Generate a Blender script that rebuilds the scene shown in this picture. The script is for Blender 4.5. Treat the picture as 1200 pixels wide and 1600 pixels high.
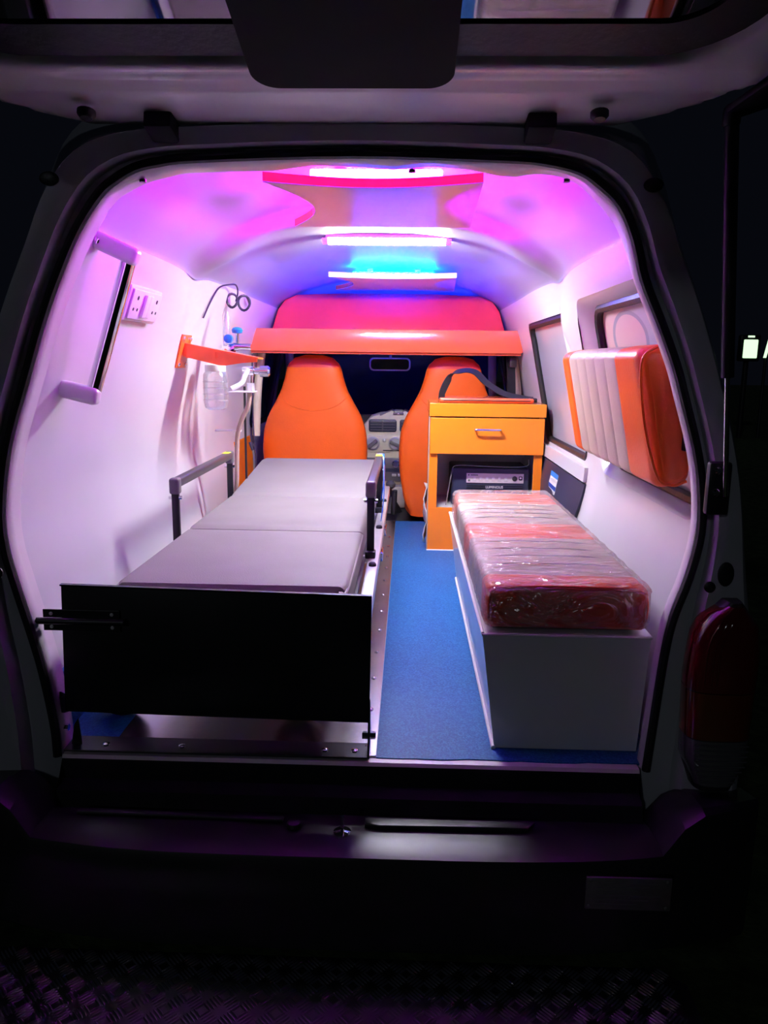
import bpy, bmesh, math, random
from mathutils import Vector, Matrix
from mathutils.geometry import delaunay_2d_cdt
random.seed(4)
R = math.radians
for o in list(bpy.data.objects): bpy.data.objects.remove(o)
scn = bpy.context.scene
col = scn.collection

# ------------------------------------------------------------ camera, world, exposure
cam_d = bpy.data.cameras.new('camera'); cam = bpy.data.objects.new('camera', cam_d); col.objects.link(cam)
cam_d.sensor_fit = 'HORIZONTAL'; cam_d.sensor_width = 36.0; cam_d.lens = 36.0
cam_d.clip_start = 0.01; cam_d.clip_end = 300
def cam_matrix(loc, pitch, yaw, roll):
    p, yw, r = R(pitch), R(yaw), R(roll)
    f = Vector((-math.sin(yw)*math.cos(p), math.cos(yw)*math.cos(p), math.sin(p)))
    rt = Vector((math.cos(yw), math.sin(yw), 0)); up = rt.cross(f)
    a = rt*math.cos(r) + up*math.sin(r); b = -rt*math.sin(r) + up*math.cos(r)
    m = Matrix((a, b, -f)).transposed().to_4x4(); m.translation = Vector(loc)
    return m
cam.matrix_world = cam_matrix((0.10, -1.364, 0.75), -11.0, 1.67, 0.7)
scn.camera = cam
w = bpy.data.worlds.new('night_sky'); scn.world = w; w.use_nodes = True
w.node_tree.nodes['Background'].inputs[0].default_value = (0.14, 0.17, 0.30, 1)
w.node_tree.nodes['Background'].inputs[1].default_value = 0.010
scn.view_settings.view_transform = 'Standard'; scn.view_settings.look = 'None'
scn.view_settings.gamma = 1.0; scn.view_settings.use_curve_mapping = False
scn.view_settings.exposure = 0.35
fill_d = bpy.data.lights.new('added_rear_fill', 'SUN'); fill_d.energy = 0.055; fill_d.angle = R(3); fill_d.color = (.82, .90, 1.0)  # added fill from behind the camera, lifts rear pillars and bench end from black
fill_o = bpy.data.objects.new('added_rear_fill', fill_d); col.objects.link(fill_o); fill_o.rotation_euler = (R(69), 0, R(-24))
TUBE_POWER, MAGENTA_POWER, BLUE_POWER = 380.0, 820.0, 2300.0

# ------------------------------------------------------------ materials
def mat(name, c, rough=0.5, metal=0.0, spec=0.5, var=0.0, vscale=8.0, bump=0.0, bscale=60.0, coat=0.0, emit=None, estr=0.0, trans=0.0, alpha=1.0, stretch=None, speck=None, ior=1.45):
    m = bpy.data.materials.new(name); m.use_nodes = True
    nt = m.node_tree; n = nt.nodes; l = nt.links; b = n['Principled BSDF']
    b.inputs['Base Color'].default_value = (*c, 1); b.inputs['Roughness'].default_value = rough
    b.inputs['Metallic'].default_value = metal; b.inputs['Specular IOR Level'].default_value = spec
    b.inputs['Coat Weight'].default_value = coat; b.inputs['Coat Roughness'].default_value = 0.08
    b.inputs['Transmission Weight'].default_value = trans; b.inputs['Alpha'].default_value = alpha
    b.inputs['IOR'].default_value = ior
    if emit: b.inputs['Emission Color'].default_value = (*emit, 1); b.inputs['Emission Strength'].default_value = estr
    if var or bump or speck:
        tc = n.new('ShaderNodeTexCoord'); mp = n.new('ShaderNodeMapping')
        l.new(tc.outputs['Object'], mp.inputs['Vector'])
        if stretch: mp.inputs['Scale'].default_value = stretch
    if var:
        t = n.new('ShaderNodeTexNoise'); t.inputs['Scale'].default_value = vscale; t.inputs['Detail'].default_value = 5
        l.new(mp.outputs[0], t.inputs['Vector'])
        r = n.new('ShaderNodeValToRGB')
        r.color_ramp.elements[0].position = 0.3; r.color_ramp.elements[1].position = 0.7
        r.color_ramp.elements[0].color = (*[x*(1-var) for x in c], 1)
        r.color_ramp.elements[1].color = (*[min(1, x*(1+var)) for x in c], 1)
        l.new(t.outputs['Fac'], r.inputs[0]); last = r.outputs[0]
        if speck:
            t2 = n.new('ShaderNodeTexNoise'); t2.inputs['Scale'].default_value = speck[1]; t2.inputs['Detail'].default_value = 2
            l.new(mp.outputs[0], t2.inputs['Vector'])
            r2 = n.new('ShaderNodeValToRGB'); r2.color_ramp.elements[0].position = 0.42; r2.color_ramp.elements[1].position = 0.66
            r2.color_ramp.elements[0].color = (0, 0, 0, 1); r2.color_ramp.elements[1].color = (1, 1, 1, 1)
            l.new(t2.outputs['Fac'], r2.inputs[0])
            mx = n.new('ShaderNodeMix'); mx.data_type = 'RGBA'; mx.inputs['B'].default_value = (*speck[0], 1)
            l.new(r2.outputs[0], mx.inputs['Factor']); l.new(last, mx.inputs['A']); last = mx.outputs['Result']
        l.new(last, b.inputs['Base Color'])
    if bump:
        t = n.new('ShaderNodeTexNoise'); t.inputs['Scale'].default_value = bscale; t.inputs['Detail'].default_value = 4
        l.new(mp.outputs[0], t.inputs['Vector'])
        bp = n.new('ShaderNodeBump'); bp.inputs['Strength'].default_value = bump; bp.inputs['Distance'].default_value = 0.01
        l.new(t.outputs['Fac'], bp.inputs['Height']); l.new(bp.outputs[0], b.inputs['Normal'])
    return m
M = {}
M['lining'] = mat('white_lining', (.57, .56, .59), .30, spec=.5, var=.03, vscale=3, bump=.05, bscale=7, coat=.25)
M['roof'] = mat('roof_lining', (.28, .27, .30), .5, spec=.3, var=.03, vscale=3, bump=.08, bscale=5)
M['flange'] = mat('painted_flange', (.72, .66, .70), .32, var=.06, vscale=6, bump=.05, bscale=10, coat=.3)
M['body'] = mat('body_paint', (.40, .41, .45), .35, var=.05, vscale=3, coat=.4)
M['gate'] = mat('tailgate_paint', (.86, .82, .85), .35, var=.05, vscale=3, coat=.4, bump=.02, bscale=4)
M['rubber'] = mat('black_rubber', (.012, .012, .014), .45, bump=.1, bscale=90)
M['vinyl'] = mat('blue_vinyl', (.006, .085, .27), .5, spec=.25, var=.12, vscale=4, speck=((.02, .16, .40), 260), bump=.12, bscale=300)
M['steel'] = mat('steel_sheet', (.70, .66, .62), .27, metal=1, var=.10, vscale=5, bump=.06, bscale=14)
M['chrome'] = mat('chrome', (.78, .78, .80), .08, metal=1, var=.02)
M['alu'] = mat('aluminium', (.75, .75, .76), .3, metal=.6, var=.04)
M['black'] = mat('black_painted_steel', (.010, .011, .014), .42, var=.2, vscale=20)
M['blackp'] = mat('black_plastic', (.016, .016, .019), .4, var=.15, vscale=12)
M['matt'] = mat('matt_black_plastic', (.012, .012, .016), .7, spec=.15, var=.15, vscale=12)
M['rail'] = mat('grey_rail_grip', (.05, .045, .05), .35, var=.1)
M['mattress'] = mat('taupe_mattress_cloth', (.215, .195, .185), .62, var=.06, vscale=6, bump=.12, bscale=350)
M['piping'] = mat('mattress_piping', (.33, .30, .30), .6, var=.05)
M['lam'] = mat('white_laminate', (.70, .70, .73), .22, var=.03, coat=.4)
M['lamend'] = mat('grey_laminate', (.36, .36, .39), .3, var=.04, coat=.2)
M['red'] = mat('red_rexine', (.78, .11, .035), .38, var=.05, vscale=14, bump=.08, bscale=170)
M['taupe'] = mat('beige_rexine', (.52, .43, .34), .42, var=.06, vscale=14, bump=.08, bscale=170)
M['orange'] = mat('orange_rexine', (.85, .125, .010), .36, var=.04, vscale=10, bump=.08, bscale=170)
M['orlam'] = mat('orange_laminate', (.88, .225, .013), .26, var=.03, vscale=8, coat=.3)
M['shelf'] = mat('red_orange_laminate', (.84, .13, .05), .2, var=.03, vscale=8, coat=.5)
M['redboard'] = mat('red_padded_board', (.74, .05, .05), .35, var=.05, vscale=8)
M['orpaint'] = mat('orange_enamel', (.85, .14, .02), .28, var=.05, vscale=20, coat=.4)
M['glass'] = mat('dark_window_glass', (.016, .030, .11), .03, spec=.5, var=.1, coat=.5)  # blue in the base stands in for the blue-lit interior reflected in the glass
M['tint'] = mat('reflective_tinted_glass', (.24, .22, .23), .03, metal=1, var=.03)
M['beige'] = mat('beige_dash_plastic', (.74, .68, .52), .45, var=.05, vscale=10)
M['greyp'] = mat('grey_plastic', (.13, .12, .13), .4, var=.08)
M['whitep'] = mat('white_plastic', (.74, .70, .74), .3, var=.02, coat=.2)
M['navy'] = mat('dark_navy_casing', (.025, .03, .06), .4, var=.12)
M['silverface'] = mat('silver_faceplate', (.62, .55, .57), .35, var=.03)
M['yellow'] = mat('yellow_sticker', (.85, .80, .03), .5, var=.03)
M['bluep'] = mat('blue_plastic', (.01, .13, .55), .3, var=.06, coat=.3)
M['film'] = mat('frosted_window_film', (.36, .37, .42), .3, var=.05, vscale=5, coat=.3)
M['tail_red'] = mat('red_lamp_lens', (.10, .004, .006), .08, coat=.8, var=.1)
M['tail_amber'] = mat('amber_lamp_lens', (.12, .02, .004), .1, coat=.8, var=.1)
M['tail_clear'] = mat('clear_lamp_lens', (.10, .10, .11), .1, coat=.8, var=.1)
M['tread'] = mat('chequer_plate', (.55, .54, .56), .30, metal=1, var=.12, vscale=9, bump=.05, bscale=30)
M['grass'] = mat('night_grass', (.05, .075, .025), .9, var=.6, vscale=14, bump=.6, bscale=30)
M['label'] = mat('sticker_paper', (.66, .64, .60), .5, var=.03)
M['blueprint'] = mat('blue_print', (.01, .06, .35), .5, var=.03)
M['lightblue'] = mat('light_blue_print', (.03, .22, .60), .5, var=.03)
M['plate'] = mat('dull_metal_label', (.20, .19, .19), .45, metal=.6, var=.12, vscale=40)
M['hose'] = mat('clear_brown_hose', (.40, .28, .22), .25, var=.08, coat=.3)
M['wire'] = mat('dark_wire', (.03, .02, .05), .45, var=.1)
M['wheel'] = mat('caster_rubber', (.012, .012, .013), .55, var=.1)
M['tube'] = mat('white_lamp_cover', (.9, .9, .9), .4, emit=(.94, .93, 1.0), estr=TUBE_POWER)
M['mag'] = mat('magenta_led', (.9, .5, .9), .4, emit=(.66, .004, 1.0), estr=MAGENTA_POWER)
M['blue_led'] = mat('blue_led', (.4, .6, .9), .4, emit=(.0, .016, 1.0), estr=BLUE_POWER)
M['flood'] = mat('flood_lamp_glass', (.9, 1, .9), .4, emit=(.62, .92, .58), estr=1.1)
M['concrete'] = mat('plaster', (.35, .36, .34), .8, var=.15, vscale=6)

def film_material(name='clear_wrapping_film', lo=.11, hi=.7, bs=.05, haze=.075):
    m = bpy.data.materials.new(name); m.use_nodes = True
    nt = m.node_tree; n = nt.nodes; l = nt.links; n.remove(n['Principled BSDF'])
    out = n['Material Output']; tr = n.new('ShaderNodeBsdfTransparent'); gl = n.new('ShaderNodeBsdfGlossy')
    gl.inputs['Roughness'].default_value = .16; gl.inputs['Color'].default_value = (1, 1, 1, 1)
    tr.inputs['Color'].default_value = (.97, .96, .97, 1)
    tc = n.new('ShaderNodeTexCoord'); mp = n.new('ShaderNodeMapping'); mp.inputs['Scale'].default_value = (5, 16, 10); mp.inputs['Rotation'].default_value = (0, 0, .18)
    l.new(tc.outputs['Object'], mp.inputs[0])
    t = n.new('ShaderNodeTexNoise'); t.inputs['Scale'].default_value = 1.6; t.inputs['Detail'].default_value = 3; t.inputs['Distortion'].default_value = 1.2
    l.new(mp.outputs[0], t.inputs['Vector'])
    rd = n.new('ShaderNodeMath'); rd.operation = 'SUBTRACT'; rd.inputs[1].default_value = .5; l.new(t.outputs['Fac'], rd.inputs[0])
    ab = n.new('ShaderNodeMath'); ab.operation = 'ABSOLUTE'; l.new(rd.outputs[0], ab.inputs[0])
    bp = n.new('ShaderNodeBump'); bp.inputs['Strength'].default_value = 1.0; bp.inputs['Distance'].default_value = bs
    l.new(ab.outputs[0], bp.inputs['Height']); l.new(bp.outputs[0], gl.inputs['Normal'])
    lw = n.new('ShaderNodeLayerWeight'); lw.inputs['Blend'].default_value = .35; l.new(bp.outputs[0], lw.inputs['Normal'])
    mr = n.new('ShaderNodeMapRange'); mr.inputs['To Min'].default_value = lo; mr.inputs['To Max'].default_value = hi
    l.new(lw.outputs['Fresnel'], mr.inputs['Value'])
    mx = n.new('ShaderNodeMixShader'); l.new(mr.outputs[0], mx.inputs[0]); l.new(tr.outputs[0], mx.inputs[1]); l.new(gl.outputs[0], mx.inputs[2])
    df = n.new('ShaderNodeBsdfDiffuse'); df.inputs['Color'].default_value = (.9, .88, .9, 1); m2 = n.new('ShaderNodeMixShader')
    rp_ = n.new('ShaderNodeMapRange'); rp_.inputs['From Min'].default_value = 0; rp_.inputs['From Max'].default_value = .10; rp_.inputs['To Min'].default_value = haze*2.6; rp_.inputs['To Max'].default_value = haze*.5
    l.new(ab.outputs[0], rp_.inputs['Value']); l.new(rp_.outputs[0], m2.inputs[0]); l.new(mx.outputs[0], m2.inputs[1]); l.new(df.outputs[0], m2.inputs[2]); l.new(m2.outputs[0], out.inputs[0])
    return m
M['wrap'] = film_material()
M['clear'] = film_material('clear_plastic', .08, .7, .004, .04)

def window_film_material():
    """frosted film with a pale printed disc and a grey arc showing through it"""
    m = mat('printed_window_film', (.40, .41, .46), .3, coat=.3)
    nt = m.node_tree; n = nt.nodes; l = nt.links; b = n['Principled BSDF']
    tc = n.new('ShaderNodeTexCoord'); sx = n.new('ShaderNodeSeparateXYZ'); l.new(tc.outputs['Object'], sx.inputs[0])
    def dist(cy, cz):
        a = n.new('ShaderNodeCombineXYZ'); ms = n.new('ShaderNodeMath'); ms.operation = 'MULTIPLY'; ms.inputs[1].default_value = .45; l.new(sx.outputs['Y'], ms.inputs[0]); l.new(ms.outputs[0], a.inputs[0]); l.new(sx.outputs['Z'], a.inputs[1])
        d = n.new('ShaderNodeVectorMath'); d.operation = 'DISTANCE'; d.inputs[1].default_value = (cy*.45, cz, 0); l.new(a.outputs[0], d.inputs[0]); return d.outputs['Value']
    def less(v, t):
        q = n.new('ShaderNodeMath'); q.operation = 'LESS_THAN'; q.inputs[1].default_value = t; l.new(v, q.inputs[0]); return q.outputs[0]
    last = None
    def over(prev, fac, c):
        x = n.new('ShaderNodeMix'); x.data_type = 'RGBA'; x.inputs['B'].default_value = (*c, 1)
        if prev is None: x.inputs['A'].default_value = (.40, .41, .46, 1)
        else: l.new(prev, x.inputs['A'])
        l.new(fac, x.inputs['Factor']); return x.outputs['Result']
    d1 = dist(.78, .82)
    last = over(last, less(d1, .105), (.62, .42, .40))
    d2 = dist(.60, .815)
    last = over(last, less(d2, .068), (.26, .27, .33)); last = over(last, less(d2, .058), (.60, .43, .42))
    l.new(last, b.inputs['Base Color'])
    return m
M['film_print'] = window_film_material()

# ------------------------------------------------------------ helpers
def crease(t): return t*t*(3-2*t)
def place(o, parent):
    col.objects.link(o)
    if parent is not None:
        o.parent = parent; o.matrix_parent_inverse = Matrix.Translation(-Vector(parent['base']))
def tag(o, label=None, cat=None, group=None, kind=None):
    if label: o['label'] = label
    if cat: o['category'] = cat
    if group: o['group'] = group
    if kind: o['kind'] = kind
    return o
def thing(name, label, cat, loc, group=None, kind=None):
    o = bpy.data.objects.new(name, None); o.location = loc; o['base'] = list(loc); o.empty_display_size = .02
    col.objects.link(o); tag(o, label, cat, group, kind); return o
def obj(name, bm, m, parent=None, smooth=True, angle=40):
    bmesh.ops.remove_doubles(bm, verts=bm.verts, dist=1e-6)
    bmesh.ops.recalc_face_normals(bm, faces=bm.faces)
    me = bpy.data.meshes.new(name); bm.to_mesh(me); bm.free()
    me.materials.append(M[m] if isinstance(m, str) else m)
    if smooth:
        me.polygons.foreach_set('use_smooth', [True]*len(me.polygons))
        try: me.set_sharp_from_angle(angle=R(angle))
        except Exception: pass
    o = bpy.data.objects.new(name, me); place(o, parent)
    o['base'] = [0, 0, 0]
    if parent is not None: o['base'] = [0, 0, 0]
    return o
def sub(name, bm, m, part, **k):
    """sub-part: child of a mesh part whose own origin is the world origin"""
    me_o = obj(name, bm, m, None, **k)
    me_o.parent = part; me_o.matrix_parent_inverse = Matrix.Identity(4)
    return me_o
def box_bm(x0, x1, y0, y1, z0, z1, r=0.0, seg=2, bm=None, mtx=None):
    own = bm is None
    b = bmesh.new()
    bmesh.ops.create_cube(b, size=1)
    for v in b.verts: v.co = Vector(((x0+x1)/2+v.co.x*(x1-x0), (y0+y1)/2+v.co.y*(y1-y0), (z0+z1)/2+v.co.z*(z1-z0)))
    if r > 0: bmesh.ops.bevel(b, geom=b.edges[:], offset=r, segments=seg, profile=.5, affect='EDGES')
    if mtx: bmesh.ops.transform(b, matrix=mtx, verts=b.verts)
    if own: return b
    me = bpy.data.meshes.new('t'); b.to_mesh(me); b.free(); bm.from_mesh(me); bpy.data.meshes.remove(me); return bm
def join(bm, b):
    me = bpy.data.meshes.new('t'); b.to_mesh(me); b.free(); bm.from_mesh(me); bpy.data.meshes.remove(me); return bm
def prism_bm(pts, axis, a, b, r=0.0, seg=2):
    """extrude a 2-D outline; axis x: pts=(y,z); axis y: pts=(x,z); axis z: pts=(x,y)"""
    bm = bmesh.new()
    def P(p, t): return {'x': (t, p[0], p[1]), 'y': (p[0], t, p[1]), 'z': (p[0], p[1], t)}[axis]
    lo = [bm.verts.new(P(p, a)) for p in pts]; hi = [bm.verts.new(P(p, b)) for p in pts]
    bm.faces.new(lo); bm.faces.new(hi[::-1]); n = len(pts); caps = []
    for i in range(n): bm.faces.new((lo[i], lo[(i+1) % n], hi[(i+1) % n], hi[i]))
    if r > 0:
        es = [e for e in bm.edges if (e.verts[0] in lo and e.verts[1] in lo) or (e.verts[0] in hi and e.verts[1] in hi)]
        bmesh.ops.bevel(bm, geom=es, offset=r, segments=seg, profile=.5, affect='EDGES')
    bmesh.ops.triangulate(bm, faces=[f for f in bm.faces if len(f.verts) > 4])
    return bm
def rrect(x0, x1, y0, y1, r, n=5):
    out = []
    for cx, cy, a in ((x1-r, y1-r, 0), (x0+r, y1-r, 90), (x0+r, y0+r, 180), (x1-r, y0+r, 270)):
        for i in range(n+1):
            t = R(a+90*i/n); out.append((cx+r*math.cos(t), cy+r*math.sin(t)))
    return out
def smooth_path(pts, n=8, closed=False):
    pts = [Vector(p) for p in pts]; N = len(pts); out = []
    rng = range(N if closed else N-1)
    for i in rng:
        p0 = pts[(i-1) % N] if closed or i > 0 else pts[0]*2-pts[1]
        p1 = pts[i]; p2 = pts[(i+1) % N]
        p3 = pts[(i+2) % N] if closed or i+2 < N else pts[-1]*2-pts[-2]
        for k in range(n):
            t = k/n
            out.append(.5*((2*p1)+(-p0+p2)*t+(2*p0-5*p1+4*p2-p3)*t*t+(-p0+3*p1-3*p2+p3)*t**3))
    if not closed: out.append(pts[-1])
    return out
def tube_bm(pts, r, n=10, closed=False, smooth=0, bm=None, flat=None):
    pts = smooth_path(pts, smooth, closed) if smooth else [Vector(p) for p in pts]
    own = bm is None
    bm = bm or bmesh.new(); N = len(pts); rings = []
    up = None
    for i, p in enumerate(pts):
        a = pts[(i-1) % N] if closed or i > 0 else p; b = pts[(i+1) % N] if closed or i < N-1 else p
        t = (b-a).normalized()
        if up is None:
            up = Vector((0, 0, 1)) if abs(t.z) < .9 else Vector((1, 0, 0))
        s = t.cross(up).normalized(); up = s.cross(t).normalized()
        rr = r(i/(N-1)) if callable(r) else r
        ra, rb = (rr, rr) if flat is None else flat
        rings.append([bm.verts.new(p+s*ra*math.cos(2*math.pi*k/n)+up*rb*math.sin(2*math.pi*k/n)) for k in range(n)])
    for i in range(N if closed else N-1):
        A = rings[i]; B = rings[(i+1) % N]
        for k in range(n): bm.faces.new((A[k], A[(k+1) % n], B[(k+1) % n], B[k]))
    if not closed: bm.faces.new(rings[0][::-1]); bm.faces.new(rings[-1])
    return bm
def lathe_bm(prof, n=24, loc=(0, 0, 0), axis='z', rot=None):
    """prof: (radius, height) list along the axis"""
    bm = bmesh.new(); rings = []
    for r, h in prof:
        rings.append([bm.verts.new((r*math.cos(2*math.pi*k/n), r*math.sin(2*math.pi*k/n), h)) for k in range(n)])
    for A, B in zip(rings, rings[1:]):
        for k in range(n): bm.faces.new((A[k], A[(k+1) % n], B[(k+1) % n], B[k]))
    bm.faces.new(rings[0][::-1]); bm.faces.new(rings[-1])
    m = {'z': Matrix.Identity(4), 'x': Matrix.Rotation(R(90), 4, 'Y'), 'y': Matrix.Rotation(R(-90), 4, 'X')}[axis]
    if rot is not None: m = rot @ m
    bmesh.ops.transform(bm, matrix=Matrix.Translation(loc) @ m, verts=bm.verts)
    return bm
def loft_bm(rings, cap=True, closed=True):
    bm = bmesh.new(); V = [[bm.verts.new(p) for p in r] for r in rings]
    n = len(V[0])
    for A, B in zip(V, V[1:]):
        for k in range(n if closed else n-1): bm.faces.new((A[k], A[(k+1) % n], B[(k+1) % n], B[k]))
    if cap: bm.faces.new(V[0][::-1]); bm.faces.new(V[-1])
    return bm
def sring(cx, cy, z, a, b, e=3.0, n=32):
    out = []
    for k in range(n):
        t = 2*math.pi*k/n; c, s = math.cos(t), math.sin(t)
        out.append((cx+a*math.copysign(abs(c)**(2/e), c), cy+b*math.copysign(abs(s)**(2/e), s), z))
    return out
def text_bm(s, size, mtx, extrude=.0006, align='CENTER'):
    cu = bpy.data.curves.new('lettering', 'FONT'); cu.body = s; cu.size = size; cu.extrude = extrude; cu.align_x = align; cu.align_y = 'CENTER'
    cu.resolution_u = 3
    t = bpy.data.objects.new('lettering', cu); col.objects.link(t)
    dg = bpy.context.evaluated_depsgraph_get(); me = bpy.data.meshes.new_from_object(t.evaluated_get(dg))
    bpy.data.objects.remove(t); bpy.data.curves.remove(cu)
    bm = bmesh.new(); bm.from_mesh(me); bpy.data.meshes.remove(me)
    bmesh.ops.transform(bm, matrix=mtx, verts=bm.verts); return bm
FACE_Y = Matrix(((1, 0, 0, 0), (0, 0, -1, 0), (0, 1, 0, 0), (0, 0, 0, 1)))   # text plane facing -y
def interp(tab, t):
    if t <= tab[0][0]: return tab[0][1]
    for (a, va), (b, vb) in zip(tab, tab[1:]):
        if t <= b:
            u = (t-a)/(b-a); return va+(vb-va)*u
    return tab[-1][1]
def screw(parent, p, axis, r=.006, m='chrome'):
    return obj('screw', lathe_bm([(r*.6, -.001), (r, 0), (r*.9, r*.35), (r*.4, r*.55)], 10, p, axis), m, parent)

# ------------------------------------------------------------ vehicle shell
INNER = [(0, .590), (.10, .603), (.20, .622), (.30, .645), (.40, .664), (.50, .662), (.60, .646), (.70, .624), (.80, .600), (.88, .577), (.94, .553), (1.0, .520)]
INNER_S = []
for i in range(101):
    z = i/100
    INNER_S.append((z, sum(interp(INNER, max(0, min(1, z+d)))*wt for d, wt in ((-.05, .2), (-.025, .2), (0, .2), (.025, .2), (.05, .2)))))
def wx(z, y=1.0):
    x = interp(INNER_S, max(0, min(1, z))); t = max(0, min(1, (y-1.25)/.3)); t = t*t*(3-2*t)
    return x+(max(x, .648)-x)*t*(z < .5)
OUT_L = [(-.560, -.008), (-.562, .056), (-.576, .161), (-.592, .238), (-.618, .345), (-.631, .412), (-.631, .484), (-.611, .591), (-.571, .705), (-.526, .827), (-.479, .929), (-.448, .982), (-.418, 1.020), (-.395, 1.038), (-.362, 1.056), (-.323, 1.065), (-.258, 1.072)]
OUT_R = [(.250, 1.074), (.318, 1.069), (.372, 1.057), (.404, 1.038), (.440, 1.006), (.466, .955), (.486, .890), (.519, .820), (.550, .750), (.569, .695), (.597, .609), (.612, .541), (.618, .460), (.604, .376), (.583, .303), (.572, .228), (.562, .087), (.556, -.005)]
arch = [tuple(p) for p in smooth_path([(x, 0, z) for x, z in OUT_L] + [(0, 0, 1.080)] + [(x, 0, z) for x, z in OUT_R], 4)]
ARCH = [(p[0], p[2]) for p in arch]

def window_wall(name, side, holes, y0, y1, z0, z1, off, m, label=None, step=.03):
    """one side wall mapped from (y,z), with real window apertures"""
    pts = []; edges = []
    ny = int((y1-y0)/step); nz = int((z1-z0)/step)
    def inside(poly, p):
        c = False; j = len(poly)-1
        for i in range(len(poly)):
            a, b = poly[i], poly[j]
            if (a[1] > p[1]) != (b[1] > p[1]) and p[0] < (b[0]-a[0])*(p[1]-a[1])/(b[1]-a[1])+a[0]: c = not c
            j = i
        return c
    for h in holes:
        s = len(pts); pts += [Vector(p) for p in h]; edges += [(s+i, s+(i+1) % len(h)) for i in range(len(h))]
    for i in range(ny+1):
        for j in range(nz+1):
            p = (y0+(y1-y0)*i/ny, z0+(z1-z0)*j/nz)
            if not any(inside(h, p) for h in holes): pts.append(Vector(p))
    V, E, F = delaunay_2d_cdt(pts, edges, [], 0, 1e-5)[:3]
    bm = bmesh.new(); vs = [bm.verts.new((side*(wx(p[1], p[0])+off(p[0], p[1])), p[0], p[1])) for p in V]
    for f in F:
        c = sum((V[i] for i in f), Vector((0, 0)))/len(f)
        if any(inside(h, c) for h in holes): continue
        try: bm.faces.new([vs[i] for i in f])
        except ValueError: pass
    o = obj(name, bm, m, angle=80); tag(o, label, kind='structure'); return o

W1 = rrect(1.03, 1.78, .452, .905, .05)
W2 = rrect(.085, .885, .448, .925, .085)
W3 = rrect(2.33, 2.92, .43, .86, .05)
def g(y, z, cy, cz, sy, sz): return math.exp(-((y-cy)/sy)**2-((z-cz)/sz)**2)
def off_r(y, z):
    return -.012*g(y, z, .95, .35, .05, .5) + .012*g(y, z, 1.0, .98, .2, .08) - .028*g(y, z, .99, .86, .085, .085)
def off_l(y, z):
    return -.012*g(y, z, 1.55, .8, .12, .4) + .012*g(y, z, .95, .98, .2, .08) - .012*g(y, z, .93, .90, .07, .07)
window_wall('wall_left', -1, [W3], .045, 3.05, 0, 1.0, off_l, 'lining', 'white moulded lining of the wall with the sockets')
window_wall('wall_right', 1, [W1, W2, W3], .045, 3.05, 0, 1.0, off_r, 'lining', 'white moulded lining of the wall with the windows')

# ceiling
def ceil_z(x, y):
    t = min(1, abs(x)/.52)
    H = interp([(0, .160), (.10, .178), (.88, .180), (.925, .140), (1.02, .141), (1.6, .146), (2.4, .130), (2.75, .02), (3.05, -.03)], y)
    z = 1.0 + H*(1-t**2.7)**.80
    z += .022*math.exp(-((y-.62)/.22)**2-((abs(x)-.42)/.07)**2) - .022*math.exp(-((y-.99)/.085)**2-((abs(x)-.45)/.10)**2)
    z += .012*math.exp(-((y-1.45)/.2)**2-((abs(x)-.42)/.08)**2)
    return z
bm = bmesh.new(); rows = []
for i in range(121):
    y = .045+3.0*i/120
    row = []
    for j in range(49):
        x = .52*math.sin(math.pi/2*(j/24-1)); k_ = crease(max(0, (abs(x)-.44)/.08))
        oo = (off_l if x < 0 else off_r)(y, 1.0); x2 = x+math.copysign(k_*(wx(1.0)+oo-.52), x)
        row.append(bm.verts.new((x2, y, ceil_z(x, y)-(.0 if k_ < 1 else .002))))
    rows.append(row)
for a, b in zip(rows, rows[1:]):
    for j in range(48): bm.faces.new((a[j], a[j+1], b[j+1], b[j]))
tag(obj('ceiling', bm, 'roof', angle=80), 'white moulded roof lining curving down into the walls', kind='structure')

# floor: vinyl, steel sheet, skirting
def floor_piece(name, x0, x1, y0, y1, z0, z1, m, label, r=.0):
    return tag(obj(name, box_bm(x0, x1, y0, y1, z0, z1, r), m, smooth=False), label, kind='structure')
fl = floor_piece('floor', -.61, .65, .004, 2.26, -.03, -.002, 'lam', 'base floor panel of the van')
bm = prism_bm([(.051, .0)] + [(.051+(.56-.051)*i/20, random.uniform(-.002, .004)) for i in range(1, 20)] + [(.585, .004), (.60, .3), (.60, 2.26), (.051, 2.26)], 'z', -.002, .002)
tag(obj('floor_vinyl', bm, 'vinyl', smooth=False), 'speckled blue vinyl covering the aisle floor', kind='structure')
bm = box_bm(-.60, -.47, .004, 2.26, -.002, .002); join(bm, prism_bm([(-.60, .0), (-.585, .0), (-.597, .12), (-.607, .12)], 'y', .05, 2.2))
tag(obj('floor_vinyl', bm, 'vinyl', smooth=False), 'blue vinyl strip turned up along the wall beside the stretcher', kind='structure')
st = floor_piece('floor_plate', -.47, .050, .004, 2.26, -.002, .0035, 'steel', 'shiny steel floor sheet with rivets under the stretcher')
st['base'] = [0, 0, 0]
for i in range(12):
    o = obj('rivet', lathe_bm([(.0065, 0), (.0065, .0015), (.003, .004)], 12, (.030, .035+.17*i, .0035)), 'chrome'); o.parent = st
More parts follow.
